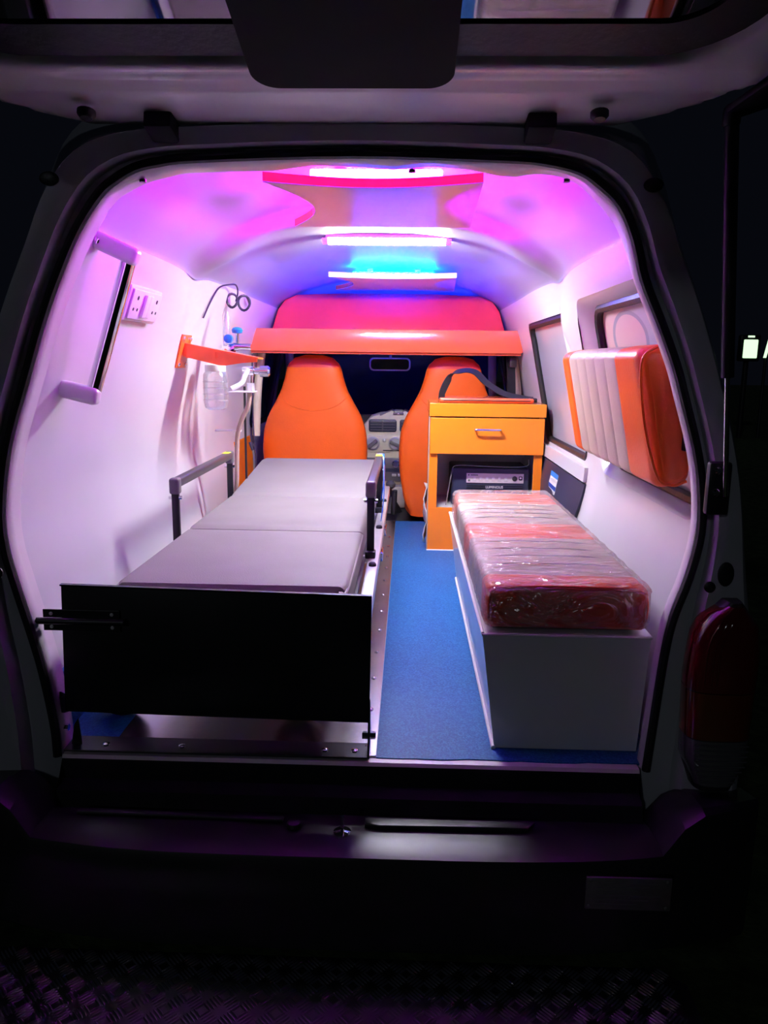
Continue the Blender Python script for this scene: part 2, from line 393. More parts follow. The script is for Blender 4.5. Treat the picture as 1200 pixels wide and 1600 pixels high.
# rear opening: flange, seal, body ring
def ring_loft(name, secs, m, label, kind='structure', angle=50):
    o = obj(name, loft_bm(secs, cap=False, closed=False), m, angle=angle); return tag(o, label, kind=kind)
def off_arch(d, y, lst=None):
    lst = lst or ARCH; out = []
    for i, p in enumerate(lst):
        a = Vector(lst[max(0, i-1)]); b = Vector(lst[min(len(lst)-1, i+1)]); t = (b-a).normalized(); nrm = Vector((-t.y, t.x))
        out.append((p[0]+nrm.x*d, y, p[1]+nrm.y*d))
    return out
def wob(d, y):
    return [(p[0], p[1], p[2]-(.006*math.exp(-((p[0]+.25)/.05)**2)+.005*math.exp(-((p[0]-.27)/.03)**2)+.004*math.sin(p[0]*31) if p[2] > 1.0 else 0)) for p in off_arch(d, y)]
tr1 = ring_loft('trim_1', [off_arch(.012, -.004), off_arch(.002, -.002), off_arch(-.001, .004), wob(.0, .022), [(p[0]+(.011*max(0, min(1, (1.0-p[2])/.15)) if p[0] > 0 else 0), p[1], p[2]) for p in wob(.001, .050)], off_arch(.02, .060), off_arch(.05, .062)], 'flange', 'painted flange around the rear door opening')
for x, y, z, ax in ((-.36, .02, 1.048, 'z'), (.36, .02, 1.052, 'z'), (0.1, .02, 1.066, 'z')):
    o = obj('clip', lathe_bm([(.006, 0), (.006, .004), (.003, .006)], 10, (x, y, z)), 'blackp'); o.parent = tr1
seal = tube_bm(off_arch(.009, -.008), .0085, 8); tag(obj('rubber_seal', seal, 'rubber'), 'black rubber seal running around the rear door opening', kind='structure')
OUTB = [(-.735, -.12), (-.735, .12), (-.732, .271), (-.716, .389), (-.690, .549), (-.652, .679), (-.600, .826), (-.545, .947), (-.512, 1.020), (-.46, 1.085), (-.38, 1.115), (-.25, 1.125), (0, 1.132), (.25, 1.125), (.38, 1.115), (.46, 1.085), (.512, 1.015), (.540, .947), (.592, .826), (.643, .679), (.678, .549), (.703, .389), (.722, .271), (.728, .12), (.728, -.12)]
outb = [(p.x, p.z) for p in smooth_path([(x, 0, z) for x, z in OUTB], 3)]
# resample both loops to the same count by arc length
def resample(l, n):
    d = [0]
    for a, b in zip(l, l[1:]): d.append(d[-1]+math.dist(a, b))
    out = []; j = 0
    for i in range(n):
        t = d[-1]*i/(n-1)
        while j < len(l)-2 and d[j+1] < t: j += 1
        u = (t-d[j])/(d[j+1]-d[j]) if d[j+1] > d[j] else 0
        out.append((l[j][0]+(l[j+1][0]-l[j][0])*u, l[j][1]+(l[j+1][1]-l[j][1])*u))
    return out
inn = [(p[0], p[2]) for p in off_arch(.004, 0)]
inn = [(inn[0][0], -.12)] + inn + [(inn[-1][0], -.12)]
NI = 140
ri, ro = resample(inn, NI), resample(outb, NI)
def mix(t, y): return [(a[0]+(b[0]-a[0])*t, y, a[1]+(b[1]-a[1])*t) for a, b in zip(ri, ro)]
def grow(s, y, dz=0, dx=0): return [(b[0]*s+max(-1, min(1, b[0]*3))*dx*max(0, min(1, (1.25-b[1])*2)), y, (b[1]-.5)*s+.5+dz*max(0, min(1, (b[1]-.85)/.2))) for b in ro]
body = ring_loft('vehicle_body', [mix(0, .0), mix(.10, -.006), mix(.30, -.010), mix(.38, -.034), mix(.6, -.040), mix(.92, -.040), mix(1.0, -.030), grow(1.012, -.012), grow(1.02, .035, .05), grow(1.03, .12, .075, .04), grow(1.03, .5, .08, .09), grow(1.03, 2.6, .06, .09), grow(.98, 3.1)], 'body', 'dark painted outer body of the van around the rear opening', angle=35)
body['base'] = [0, 0, 0]
def body_part(name, bm, m): 
    o = obj(name, bm, m); o.parent = body; return o
for x, z, a, b in ((.488, 1.035, .016, .011), (-.495, 1.04, .016, .011), (.664, .392, .014, .022), (.638, .368, .010, .010), (-.664, .392, .014, .022), (-.638, .368, .010, .010)):
    body_part('plug', loft_bm([sring(x, z, 0, a, b, 2, 18), sring(x, z, .003, a, b, 2, 18), sring(x, z, .005, a*.7, b*.7, 2, 18)]), 'rubber').matrix_basis = Matrix(((1, 0, 0, 0), (0, 0, -1, -.0395), (0, 1, 0, 0), (0, 0, 0, 1)))
# sill and bumper
tag(obj('trim_2', prism_bm([(.004, .0), (-.016, .0), (-.020, -.006), (.004, -.006)], 'x', -.555, .55), 'flange', angle=30), 'painted rear sill edge below the floor vinyl', kind='structure')
tag(obj('trim_9', prism_bm([(.004, -.006), (-.019, -.006), (-.022, -.012), (-.024, -.045), (-.05, -.055), (-.06, -.09), (-.02, -.12), (.004, -.12)], 'x', -.555, .55), 'matt', angle=30), 'dark rear sill face and rubber step below the floor edge', kind='structure')
tag(obj('front_bulkhead', box_bm(-.62, .62, 3.0, 3.05, -.02, .46), 'blackp', smooth=False), 'dark firewall below the windscreen', kind='structure')
tag(obj('cab_floor', box_bm(-.62, .62, 2.26, 3.0, -.06, -.02), 'rubber', smooth=False), 'dark mat on the cab floor under the front seats', kind='structure')
# windscreen
bm = bmesh.new(); rr = []
for i in range(9):
    t = i/8; z = .42+.58*t; y = 3.22-.36*t
    rr.append([bm.verts.new((-.60+1.2*j/12, y+.05*(1-((j-6)/6)**2), z)) for j in range(13)])
for a, b in zip(rr, rr[1:]):
    for j in range(12): bm.faces.new((a[j], a[j+1], b[j+1], b[j]))
tag(obj('window_4', bm, 'glass', angle=80), 'dark windscreen behind the front seats', kind='structure')
for s in (-1, 1):
    tag(obj('trim_%d' % (3 if s < 0 else 4), tube_bm([(s*.628, 2.32, .40), (s*.612, 2.30, .62), (s*.585, 2.28, .80)], .019, 10, smooth=4), 'beige'), 'beige cab pillar trim on the %s side' % ('passenger' if s < 0 else 'driver'), kind='structure')
    tag(obj('trim_%d' % (5 if s < 0 else 6), tube_bm([(s*.60, 3.10, .42), (s*.57, 3.0, .62), (s*.54, 2.85, .95)], .022, 10, smooth=4), 'beige'), 'beige windscreen pillar trim on the %s side' % ('passenger' if s < 0 else 'driver'), kind='structure')

# side windows: reveal, seal, film
def side_window(name, hole, side, depth, shrink, m, label):
    root = thing(name, label, None, (side*wx(.6), sum(p[0] for p in hole)/len(hole), min(p[1] for p in hole)), kind='structure')
    cy = sum(p[0] for p in hole)/len(hole); cz = sum(p[1] for p in hole)/len(hole)
    def lp(s, d): return [(side*(wx(cz+(p[1]-cz)*s)+d), cy+(p[0]-cy)*s, cz+(p[1]-cz)*s) for p in hole]
    if depth > .02: obj('window_reveal', loft_bm([lp(1.0, -.002), lp(1-shrink*.25, .006), lp(1-shrink, depth)], cap=False), 'lining', root)
    obj('window_seal', tube_bm(lp(1-shrink-.005, depth-.002), .013, 8, closed=True), 'rubber', root)
    n = len(hole); ring = lp(1-shrink-.01, depth+.006)
    bm = bmesh.new(); rs = []
    for k in range(6):
        s = (1-shrink-.01)*(1-k/6)
        rs.append([bm.verts.new(p) for p in lp(s, depth+.006)])
    c = bm.verts.new((side*(wx(cz)+depth+.006), cy, cz))
    for a, b in zip(rs, rs[1:]):
        for i in range(n): bm.faces.new((a[i], a[(i+1) % n], b[(i+1) % n], b[i]))
    for i in range(n): bm.faces.new((rs[-1][i], rs[-1][(i+1) % n], c))
    obj('pane', bm, m, root)
    return root
side_window('window_1', W1, 1, .012, .03, 'film', 'frosted sliding door window behind the orange cabinet')
side_window('window_2', W2, 1, .045, .10, 'film_print', 'frosted rear side window with printed disc behind the backrest pad')
side_window('window_3', W3, -1, .012, .03, 'glass', 'dark cab door window beside the orange seat next to the stretcher')
side_window('window_5', W3, 1, .012, .03, 'glass', 'dark cab door window on the cabinet side')

# ------------------------------------------------------------ tailgate (raised, seen from below)
HY, HZ, TILT = -.035, 1.125, R(13)
def tg(x, v, h): return (x, HY-v*math.cos(TILT)-h*math.sin(TILT), HZ+v*math.sin(TILT)-h*math.cos(TILT)*1.0)   # h = towards the ground
tail = thing('tailgate', 'raised tailgate with pale painted frame and dark glass above the opening', 'tailgate', (0, HY, HZ))
def half_w(v): return interp([(0, .42), (.03, .475), (.07, .53), (.15, .60), (.25, .635), (.5, .65), (.9, .63), (1.0, .60)], v)
prof = [(0, .0), (.06, .006), (.110, .011), (.122, .016), (.16, .030), (.20, .045), (.235, .058), (.258, .060)]
WV0, WV1, WR, WXH = .258, .745, .125, .515
WIN = rrect(-WXH, WXH, WV0, WV1, WR, 10)
def win_dist(x, v):      # distance outside the rounded window outline
    qx = abs(x)-(WXH-WR); qv = abs(v-(WV0+WV1)/2)-((WV1-WV0)/2-WR)
    return math.hypot(max(qx, 0), max(qv, 0))+min(max(qx, qv), 0)-WR
def frame_h(x, v):
    d = win_dist(x, v); e = half_w(v)-abs(x)
    h = min(interp([(0, .046), (.006, .054), (.012, .058), (.02, .060), (.05, .058), (.2, .058)], max(d, 0)), interp(prof, v) if v < .255 else .06, interp([(0, 0), (.012, .014), (.05, .042), (.10, .06)], max(e, 0)), interp([(0, 0), (.03, .03), (.08, .06)], 1.08-v))
    xa = abs(x-.02)
    emb = .007*crease(max(0, min(1, (v-.190)/.010)))*crease(max(0, min(1, (.228-v)/.008)))*crease(max(0, min(1, (.41-xa)/.02)))*crease(max(0, min(1, (xa-.10)/.02)))
    return h-emb
OUTL = [(half_w(1.08*i/40), 1.08*i/40) for i in range(41)]; OUTL = [(.0+.42*k/8, 0) for k in range(-8, 8)] + OUTL + [(-x, v) for x, v in OUTL[::-1]]
pts = [Vector(p) for p in WIN]+[Vector(p) for p in OUTL]
edges = [(i, (i+1) % len(WIN)) for i in range(len(WIN))]+[(len(WIN)+i, len(WIN)+(i+1) % len(OUTL)) for i in range(len(OUTL))]
for i in range(-54, 55):
    for v in [.008+.0075*j for j in range(34)]+[.27+.02*j for j in range(41)]:
        x = i*.012
        if win_dist(x, v) > .004 and half_w(v)-abs(x) > .004: pts.append(Vector((x, v)))
for q in (.006, .012, .02):
    pts += [Vector(p) for p in rrect(-WXH-q, WXH+q, WV0-q, WV1+q, WR+q, 10)]
V, Ed, Fc = delaunay_2d_cdt(pts, edges, [], 0, 1e-5)[:3]
bm = bmesh.new(); vv = [bm.verts.new(tg(p[0], p[1], frame_h(p[0], p[1]))) for p in V]
for f in Fc:
    c = sum((V[i] for i in f), Vector((0, 0)))/len(f)
    if win_dist(c[0], c[1]) < 0 or half_w(c[1]) < abs(c[0]) or c[1] < 0: continue
    bm.faces.new([vv[i] for i in f])
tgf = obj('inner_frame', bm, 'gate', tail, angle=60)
# outer skin
bm = bmesh.new(); rws = []
for k in range(25):
    v = 1.08*k/24; W = half_w(v)*1.005; rws.append([bm.verts.new(tg(W*(-1+j/12), v, -.022-.03*(1-(-1+j/12)**2)-.0)) for j in range(25)])
for a, b in zip(rws, rws[1:]):
    for j in range(24): bm.faces.new((a[j], a[j+1], b[j+1], b[j]))
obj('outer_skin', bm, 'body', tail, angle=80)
# glass pane and its black border
bm = bmesh.new(); bm.faces.new([bm.verts.new(tg(x, v, .046)) for x, v in rrect(-WXH-.004, WXH+.004, WV0-.004, WV1+.004, WR+.004, 10)])
obj('rear_glass', bm, 'tint', tail, smooth=False)
obj('glass_border', loft_bm([[tg(x, v, h) for x, v in rrect(-WXH+q, WXH-q, WV0+q, WV1-q, WR-q, 10)] for q, h in ((-.001, .052), (.004, .0515), (.056, .0495), (.058, .0462))], cap=False), 'rubber', tail)
# wiper motor / number-plate trim cover
pts = rrect(-.110, .152, .220, .54, .035, 10)
bm = prism_bm(pts, 'z', .045, .072, .010, 3)
for v in bm.verts: v.co = Vector(tg(v.co.x, v.co.y, v.co.z))
obj('trim_cover', bm, 'matt', tail)
for x in (-.30, .30):
    bm = box_bm(-.022, .022, -.01, .045, -.004, .028, .004)
    for v in bm.verts: v.co = Vector(tg(v.co.x+x, v.co.y, v.co.z+.0))
    obj('hinge', bm, 'matt', tail)
for x in (-.40, .38):
    bm = lathe_bm([(.014, 0), (.014, .006), (.009, .012)], 14, (0, 0, 0))
    for v in bm.verts: v.co = Vector(tg(v.co.x+x, v.co.y+.07, v.co.z+.018))
    obj('buffer', bm, 'rubber', tail)
bm = prism_bm([(.560, .09), (.585, .075), (.615, .10), (.640, .20), (.628, .235), (.600, .20)], 'z', .018, .030, .003)
for v in bm.verts: v.co = Vector(tg(v.co.x, v.co.y, v.co.z))
br = obj('strut_bracket', bm, 'blackp', tail)
for v_ in (.14, .195):
    bm = lathe_bm([(.009, 0), (.009, .006), (.005, .010)], 8)
    for v in bm.verts: v.co = Vector(tg(v.co.x+.612, v.co.y+v_, v.co.z+.030))
    obj('bolt', bm, 'chrome', br)
# gas strut
P1 = Vector((.572, -.12, 1.118)); P0 = Vector((.640, -.064, .535)); PM = P0+(P1-P0)*.34
gs = thing('gas_strut', 'black gas strut holding up the tailgate beside the door pillar', 'gas strut', tuple(P0))
obj('cylinder', tube_bm([PM, P1], .0105, 14), 'blackp', gs)
obj('piston_rod', tube_bm([P0, PM], .0045, 10), 'chrome', gs)
obj('end_fitting', lathe_bm([(.010, -.012), (.013, -.008), (.013, .012), (.009, .018)], 12, tuple(P1-Vector((0, 0, .006)))), 'blackp', gs)
mb = obj('mounting_plate', box_bm(.612, .652, -.058, -.040, .500, .592, .006), 'blackp', gs)
for z in (.578, .540): obj('bolt', lathe_bm([(.007, 0), (.007, .005), (.004, .008)], 8, (.626, -.058, z), 'y', Matrix.Rotation(R(180), 4, 'X')), 'chrome', mb)

# ------------------------------------------------------------ tail lamp, bumper, step plate, ground
tl = thing('tail_lamp', 'dark red tail lamp cluster on the rear pillar below the gas strut', 'tail lamp', (.67, -.05, 0))
def lamp_sec(z):
    x0 = interp([(0, .632), (.05, .612), (.2, .606), (.28, .612), (.32, .630), (.345, .66)], z); x1 = interp([(0, .705), (.05, .728), (.25, .735), (.31, .725), (.345, .69)], z)
    return x0, x1
def lamp_piece(name, za, zb, m, extra=0.0):
    rings = []
    for k in range(9):
        z = za+(zb-za)*k/8; x0, x1 = lamp_sec(z); rings.append(sring((x0+x1)/2, -.040, z, (x1-x0)/2-.002, .042+extra, 3.2, 28))
    return obj(name, loft_bm(rings), m, tl)
lamp_piece('housing', -.006, .349, 'blackp', -.006)
lamp_piece('red_lens', .185, .343, 'tail_red'); lamp_piece('amber_lens', .095, .183, 'tail_amber'); lamp_piece('clear_lens', .006, .093, 'tail_clear')
for i in range(8):
    z = .016+.010*i; x0, x1 = lamp_sec(z)
    obj('lens_rib', tube_bm([(x0+.012, -.081, z), ((x0+x1)/2, -.0835, z), (x1-.012, -.081, z)], .0016, 6), 'tail_clear', tl)
for q in (.018, .030, .040):
    obj('lens_rib', tube_bm([(.610+q, -.0815, .20), (.612+q, -.0825, .27), (.624+q, -.082, .305), (.65+q*.6, -.076, .33)], .0014, 6, smooth=5), 'tail_red', tl)
bp = thing('rear_bumper', 'dark plastic rear bumper with stepped top under the open doorway', 'bumper', (0, -.15, -.30))
def bump_sec(x):
    s = 1-(abs(x)/.78)**4
    y = -.06; d = .125*s+.012; u = crease(max(0, min(1, (abs(x)-.56)/.05)))*.066
    return [(x, -.02, -.095+u), (x, y-.02, -.080+u), (x, y-d*.75, -.076+u), (x, y-d*.95, -.082+u), (x, y-d, -.100+u), (x, y-d*.98, -.17), (x, y-d*.92, -.20), (x, y-d*.90, -.27), (x, y-d*.7, -.29), (x, -.02, -.29)]
obj('bumper_shell', loft_bm([bump_sec(-.74+1.48*i/40) for i in range(41)]), 'blackp', bp, angle=25)
obj('tread_insert', prism_bm([(.035, -.088), (.035, -.108), (.06, -.112), (.33, -.110), (.345, -.088)], 'z', -.079, -.069, .003), 'blackp', bp)
obj('tread_insert', prism_bm([(-.115, -.088), (-.115, -.100), (-.50, -.092), (-.50, -.078)], 'z', -.079, -.071, .003), 'blackp', bp)
ns = obj('lock_striker', lathe_bm([(.016, 0), (.016, .004), (.006, .006)], 16, (-.004, -.125, -.079)), 'chrome', bp)
obj('striker_pin', tube_bm([(-.004, -.125, -.076), (-.004, -.125, -.045)], .0035, 8), 'chrome', ns)
obj('cap_nut', lathe_bm([(.012, 0), (.014, .003), (.012, .010), (.006, .013)], 14, (-.093, -.11, -.079)), 'blackp', bp)
rp = thing('rating_plate', 'small dull metal label plate riveted to the bumper face', 'plate', (.49, -.187, -.135))
obj('label_sheet', box_bm(.418, .563, -.1905, -.186, -.165, -.104, .001), 'plate', rp)
for x in (.425, .556):
    for z in (-.159, -.110): obj('rivet', lathe_bm([(.004, 0), (.004, .001), (.002, .002)], 8, (x, -.1905, z), 'y', Matrix.Rotation(R(180), 4, 'X')), 'plate', rp)
for i in range(6):
    obj('printed_line', box_bm(.436, .545-.02*(i % 3), -.1909, -.1904, -.115-.008*i, -.113-.008*i), 'greyp', rp, smooth=False)
sp = thing('step_plate', 'chequer plate rear step below the bumper', 'step', (0, -.35, -.32))
obj('plate', prism_bm([(-.75, -.165), (.56, -.165), (.60, -.20), (.60, -.42), (.57, -.46), (-.75, -.46)], 'z', -.306, -.300, .001), 'tread', sp)
bm = bmesh.new()
def bar(cx, cy, a):
    L, Wd, H = .0135, .0026, .0022; c, s = math.cos(a), math.sin(a); out = []
    rg = []
    for u, w_ in ((-1, .0), (-.6, .85), (0, 1), (.6, .85), (1, .0)):
        px, py = cx+c*L*u, cy+s*L*u; ww = Wd*max(w_, .12)
        rg.append([bm.verts.new((px-s*ww, py+c*ww, -.3001)), bm.verts.new((px, py, -.3001+H*max(w_, .05))), bm.verts.new((px+s*ww, py-c*ww, -.3001))])
    for A, B in zip(rg, rg[1:]):
        for k in range(2): bm.faces.new((A[k], A[k+1], B[k+1], B[k]))
pitch = .0305
for i in range(-24, 19):
    for j in range(9):
        cx, cy = i*pitch+.008, -.182-j*pitch
        if cx > .58: continue
        a = R(45) if (i+j) % 2 else R(-45); c, s = math.cos(a+math.pi/2), math.sin(a+math.pi/2)
        for k in range(-2, 3): bar(cx+c*k*.0062, cy+s*k*.0062, a)
tag(obj('tread_bars', bm, 'tread', sp, smooth=False), kind='stuff')
tag(obj('ground', box_bm(-30, 40, -8, 60, -.75, -.62), 'grass', smooth=False), 'dark grass beside the van at night', kind='structure')
fx = thing('flood_lamp', 'pale green flood lamp shining in the dark beyond the gas strut', 'lamp', (6.66, 14.02, -.62))
obj('post', tube_bm([(6.66, 14.08, -.62), (6.66, 14.08, 1.28)], .05, 10), 'blackp', fx)
obj('lamp_housing', box_bm(6.47, 6.86, 13.95, 14.1, .86, 1.36, .03), 'blackp', fx)
obj('lamp_glass', box_bm(6.53, 6.80, 13.93, 13.97, .92, 1.27, .015), 'flood', fx)
obj('lamp_glass', box_bm(6.60, 6.73, 13.94, 13.97, 1.31, 1.345, .008), 'flood', fx)
fx2 = thing('post_lamp', 'slim pale lamp glowing next to the green flood lamp', 'lamp', (7.02, 14.02, -.62))
obj('post', tube_bm([(7.02, 14.06, -.62), (7.02, 14.06, .95)], .03, 8), 'blackp', fx2)
obj('lamp_glass', prism_bm([(6.95, .93), (7.0, .93), (7.07, 1.3), (7.02, 1.32)], 'y', 13.98, 14.02, .008), 'flood', fx2)

# ------------------------------------------------------------ ceiling light boards and lamps
def light_board(label, cx, y0, y1, z0, z1, w, hl, em):
    L = y1-y0; root = thing('light_board', label, 'ceiling light', (cx, y0, z0), 'hourglass boards hiding coloured lamps on the roof')
    pts = []; n = 12
    def arc(a, b, sag):
        a, b = Vector(a), Vector(b); d = b-a; nrm = Vector((-d.y, d.x)).normalized()
        return [tuple(a+d*(i/n)+nrm*sag*math.sin(math.pi*i/n)) for i in range(n)]
    A, B, Cc, D = (cx-w, y0), (cx+w, y0), (cx+w*1.08, y1), (cx-w*1.08, y1)
    pts = arc(A, B, L*.10) + arc(B, Cc, w*.36) + arc(Cc, D, L*.10) + arc(D, A, w*.36)
    def sh(bm):
        for v in bm.verts: v.co.z += z0+(z1-z0)*(v.co.y-y0)/L
        return bm
    b = prism_bm(pts, 'z', 0, .002); obj('board_face', sh(b), 'lam', root, smooth=False)
    core = [((p[0]-cx)*.998+cx, (p[1]-(y0+y1)/2)*.998+(y0+y1)/2) for p in pts]
    # edging band
    bm = bmesh.new(); lo = [bm.verts.new((p[0], p[1], .0018)) for p in pts]; hi = [bm.verts.new((p[0], p[1], .019)) for p in pts]; ii = [bm.verts.new((p[0], p[1], .019)) for p in core]
    N = len(pts)
    for i in range(N):
        bm.faces.new((lo[i], lo[(i+1) % N], hi[(i+1) % N], hi[i])); bm.faces.new((hi[i], hi[(i+1) % N], ii[(i+1) % N], ii[i]))
    obj('edge_band', sh(bm), 'shelf', root)
    bm = prism_bm(core, 'z', .0165, .0185); obj('board_top', sh(bm), 'lam', root, smooth=False)
    for t in (.30, .72):
        yy = y0+L*t; zb = z0+(z1-z0)*t
        obj('lamp_strip', box_bm(cx-w*.66, cx+w*.66, yy-.011, yy+.011, zb+(.036 if hl > .02 else .026), zb+(.036 if hl > .02 else .026)+hl, .003), em, root)
    for sx in (-1, 1):
        yy = y0+L*.5; zt = ceil_z(cx+sx*w*.4, yy)
        obj('spacer', box_bm(cx+sx*w*.4-.012, cx+sx*w*.4+.012, yy-.012, yy+.012, z0+(z1-z0)*.5+.0185, zt+.002), 'roof', root, smooth=False)
    return root
light_board('orange edged hourglass board with magenta light above the stretcher end', .024, .215, .765, 1.092, 1.100, .214, .022, 'mag')
light_board('orange edged hourglass board with blue light before the overhead shelf', .031, 1.755, 2.27, 1.078, 1.074, .250, .012, 'blue_led')
tb = thing('tube_lamp', 'bright white batten lamp on the roof between the two boards', 'lamp', (.025, 1.17, 1.11))
def half_tube(x0, x1, y, z, r, n=12):
    pts = [(y+r*math.cos(math.pi+math.pi*k/n), z+r*.75*math.sin(math.pi+math.pi*k/n)) for k in range(n+1)]
    return prism_bm(pts, 'x', x0, x1)
obj('lamp_body', box_bm(-.165, .215, 1.128, 1.186, 1.128, 1.142, .004), 'whitep', tb)
obj('end_cap', half_tube(-.176, -.158, 1.157, 1.129, .0235), 'whitep', tb)
obj('end_cap', half_tube(.208, .226, 1.157, 1.129, .0235), 'whitep', tb)
obj('diffuser', half_tube(-.158, .208, 1.157, 1.129, .022), 'tube', tb)

# ------------------------------------------------------------ overhead shelf and red board
sh = thing('overhead_shelf', 'glossy red orange overhead shelf across the van above the front seats', 'shelf', (0, 2.25, .785))
obj('front_board', prism_bm(rrect(-.628, .606, .795, .893, .022, 4), 'y', 2.08, 2.10, .003), 'shelf', sh)
obj('bottom_board', box_bm(-.60, .595, 2.10, 2.342, .786, .80, .002), 'shelf', sh)
for x in (-.42, -.30, -.12, .16, .33, .50): obj('screw', lathe_bm([(.004, 0), (.004, .002)], 8, (x, 2.16, .7845)), 'chrome', sh)
rb = thing('red_board', 'padded red board rising behind the overhead shelf to the roof', 'partition board', (0, 2.36, .80))
obj('board', prism_bm([(-.555, .80), (.555, .80), (.548, .90), (.52, .99), (.485, 1.035), (.43, 1.058), (.2, 1.066), (-.2, 1.066), (-.43, 1.058), (-.485, 1.035), (-.52, .99), (-.548, .90)], 'y', 2.345, 2.375, .008, 3), 'redboard', rb)
obj('top_strip', box_bm(-.16, .19, 2.32, 2.343, .895, .906, .003), 'shelf', rb)

# ------------------------------------------------------------ front seats, dashboard
def front_seat(label, cx):
    s = thing('front_seat', label, 'seat', (cx, 2.42, -.02), 'orange front seats')
    tab_w = [(.02, .19), (.10, .225), (.22, .245), (.34, .252), (.43, .245), (.50, .222), (.56, .188), (.62, .156), (.68, .137), (.73, .126), (.755, .112), (.772, .085), (.782, .04)]
    ws = lambda z: sum(interp(tab_w, max(.02, min(.782, z+d))) for d in (-.02, -.01, 0, .01, .02))/5 if z < .76 else interp(tab_w, z)
    rings = []
    for k in range(61):
        z = .02+.762*k/60
        d = interp([(.02, .055), (.3, .075), (.5, .06), (.7, .05), (.76, .045), (.782, .02)], z)
        rings.append(sring(cx, 2.315-.06*z+.02, z, ws(z), d, 2.9, 40))
    back = obj('seat_back', loft_bm(rings), 'orange', s)
    def surf(z, u):
        d = interp([(.02, .055), (.3, .075), (.5, .06), (.7, .05), (.76, .045), (.782, .02)], z); a = ws(z); e = 2.9
        yy = d*(1-abs(u)**e)**(1/e); return (cx+a*u, 2.315-.06*z+.02-yy-.0005, z)
    obj('seam', tube_bm([surf(.60-.075*(1-(u/.97)**2), u) for u in [-.97+1.94*i/30 for i in range(31)]], .0018, 6), 'orange', back)
    obj('head_cover', loft_bm([[surf(z, u) [:1]+(surf(z, u)[1]-.002, z) for u in [-.96+1.92*i/20 for i in range(21)]] for z in (.725, .74, .755, .766)], cap=False, closed=False), 'redboard', back)
    rings = [sring(cx, 2.52, z, .22*f, .17*f, 4, 36) for z, f in ((.0, .9), (.03, 1), (.12, 1.0), (.16, .95), (.175, .8))]
    obj('seat_cushion', loft_bm(rings), 'orange', s)
    return s
front_seat('orange front seat with tapered headrest at the head of the stretcher', -.342)
front_seat('orange front seat with tapered headrest behind the drawer cabinet', .312)
da = thing('dashboard', 'beige dashboard with vents, knobs and radio between the front seats', 'dashboard', (.05, 2.85, 0))
obj('dash_body', loft_bm([[(x, 2.80+.02, .05), (x, 2.80+.02, .36), (x, 2.84, .405), (x, 2.95, .42), (x, 3.0, .42), (x, 3.0, .05)] for x in [-.58+1.16*i/10 for i in range(11)]]), 'greyp', da)
cpts = [(-.135, .10), (-.145, .36), (-.132, .425), (-.10, .465), (-.05, .482), (.02, .487), (.03, .497), (.07, .497), (.08, .487), (.15, .482), (.20, .465), (.232, .425), (.245, .36), (.235, .10)]
con = obj('centre_console', prism_bm(cpts, 'y', 2.775, 2.95, .012, 3), 'beige', da)
obj('hazard_button', box_bm(.022, .078, 2.769, 2.777, .476, .490, .002), 'greyp', con)
obj('hazard_mark', prism_bm([(.042, .479), (.058, .479), (.05, .4875)], 'y', 2.7675, 2.7695), 'whitep', con, smooth=False)
for x0 in (-.108, .058):
    vf = obj('air_vent', prism_bm(rrect(x0, x0+.150, .385, .452, .012, 3), 'y', 2.768, 2.778, .002), 'navy', da)
    for i in range(4): obj('vent_slat', box_bm(x0+.008, x0+.142, 2.762, 2.770, .393+.014*i, .397+.014*i, .001), 'greyp', vf, smooth=False)
    obj('vent_post', box_bm(x0+.07, x0+.078, 2.763, 2.770, .390, .447, .001), 'greyp', vf, smooth=False)
obj('control_panel', prism_bm(rrect(-.125, .225, .275, .366, .012, 3), 'y', 2.768, 2.778, .002), 'beige', da)
for i, x in enumerate((-.085, .035, .130)):
    k = obj('knob', lathe_bm([(.037, 0), (.037, .006), (.030, .010), (.028, .018)], 22, (x, 2.768, .322), 'y', Matrix.Rotation(R(180), 4, 'X')), 'alu', da)
    b = box_bm(-.030, .030, 2.735, 2.752, -.010, .010, .004); bmesh.ops.transform(b, matrix=Matrix.Translation((x, 0, .322)) @ Matrix.Rotation(R((-40, 25, 40)[i]), 4, 'Y'), verts=b.verts)
    obj('grip', b, 'greyp', k)
obj('small_button', lathe_bm([(.010, 0), (.010, .006), (.006, .008)], 14, (-.024, 2.768, .340), 'y', Matrix.Rotation(R(180), 4, 'X')), 'alu', da)
obj('slider', box_bm(-.03, .06, 2.764, 2.770, .283, .288), 'blackp', da, smooth=False)
rd = obj('radio', box_bm(-.122, .225, 2.757, 2.79, .12, .245, .004), 'greyp', da)
obj('volume_knob', lathe_bm([(.020, 0), (.020, .010), (.016, .014)], 20, (.04, 2.757, .215), 'y', Matrix.Rotation(R(180), 4, 'X')), 'chrome', rd)
for i in range(6): obj('radio_button', box_bm(.02+.032*i, .044+.032*i, 2.752, 2.758, .146, .160, .002), 'alu', rd)
obj('display', box_bm(-.10, .19, 2.7555, 2.758, .170, .190, .0005), 'navy', rd, smooth=False)
obj('lower_console', box_bm(-.10, .20, 2.70, 2.80, -.02, .10, .02), 'beige', da)
gl = thing('gear_lever', 'black gear lever between the front seats', 'gear lever', (.02, 2.62, -.02))
obj('gaiter', lathe_bm([(.06, 0), (.05, .02), (.025, .06), (.012, .08)], 18, (.02, 2.62, -.02)), 'rubber', gl)
obj('lever', tube_bm([(.02, 2.62, .05), (.018, 2.59, .11)], .007, 8), 'chrome', gl)
obj('lever_knob', lathe_bm([(.010, -.02), (.024, -.008), (.026, .008), (.014, .022)], 16, (.018, 2.588, .125)), 'greyp', gl)
hb = thing('hand_brake', 'black hand brake lever with chrome rod between the front seats', 'hand brake', (.03, 2.42, -.02))
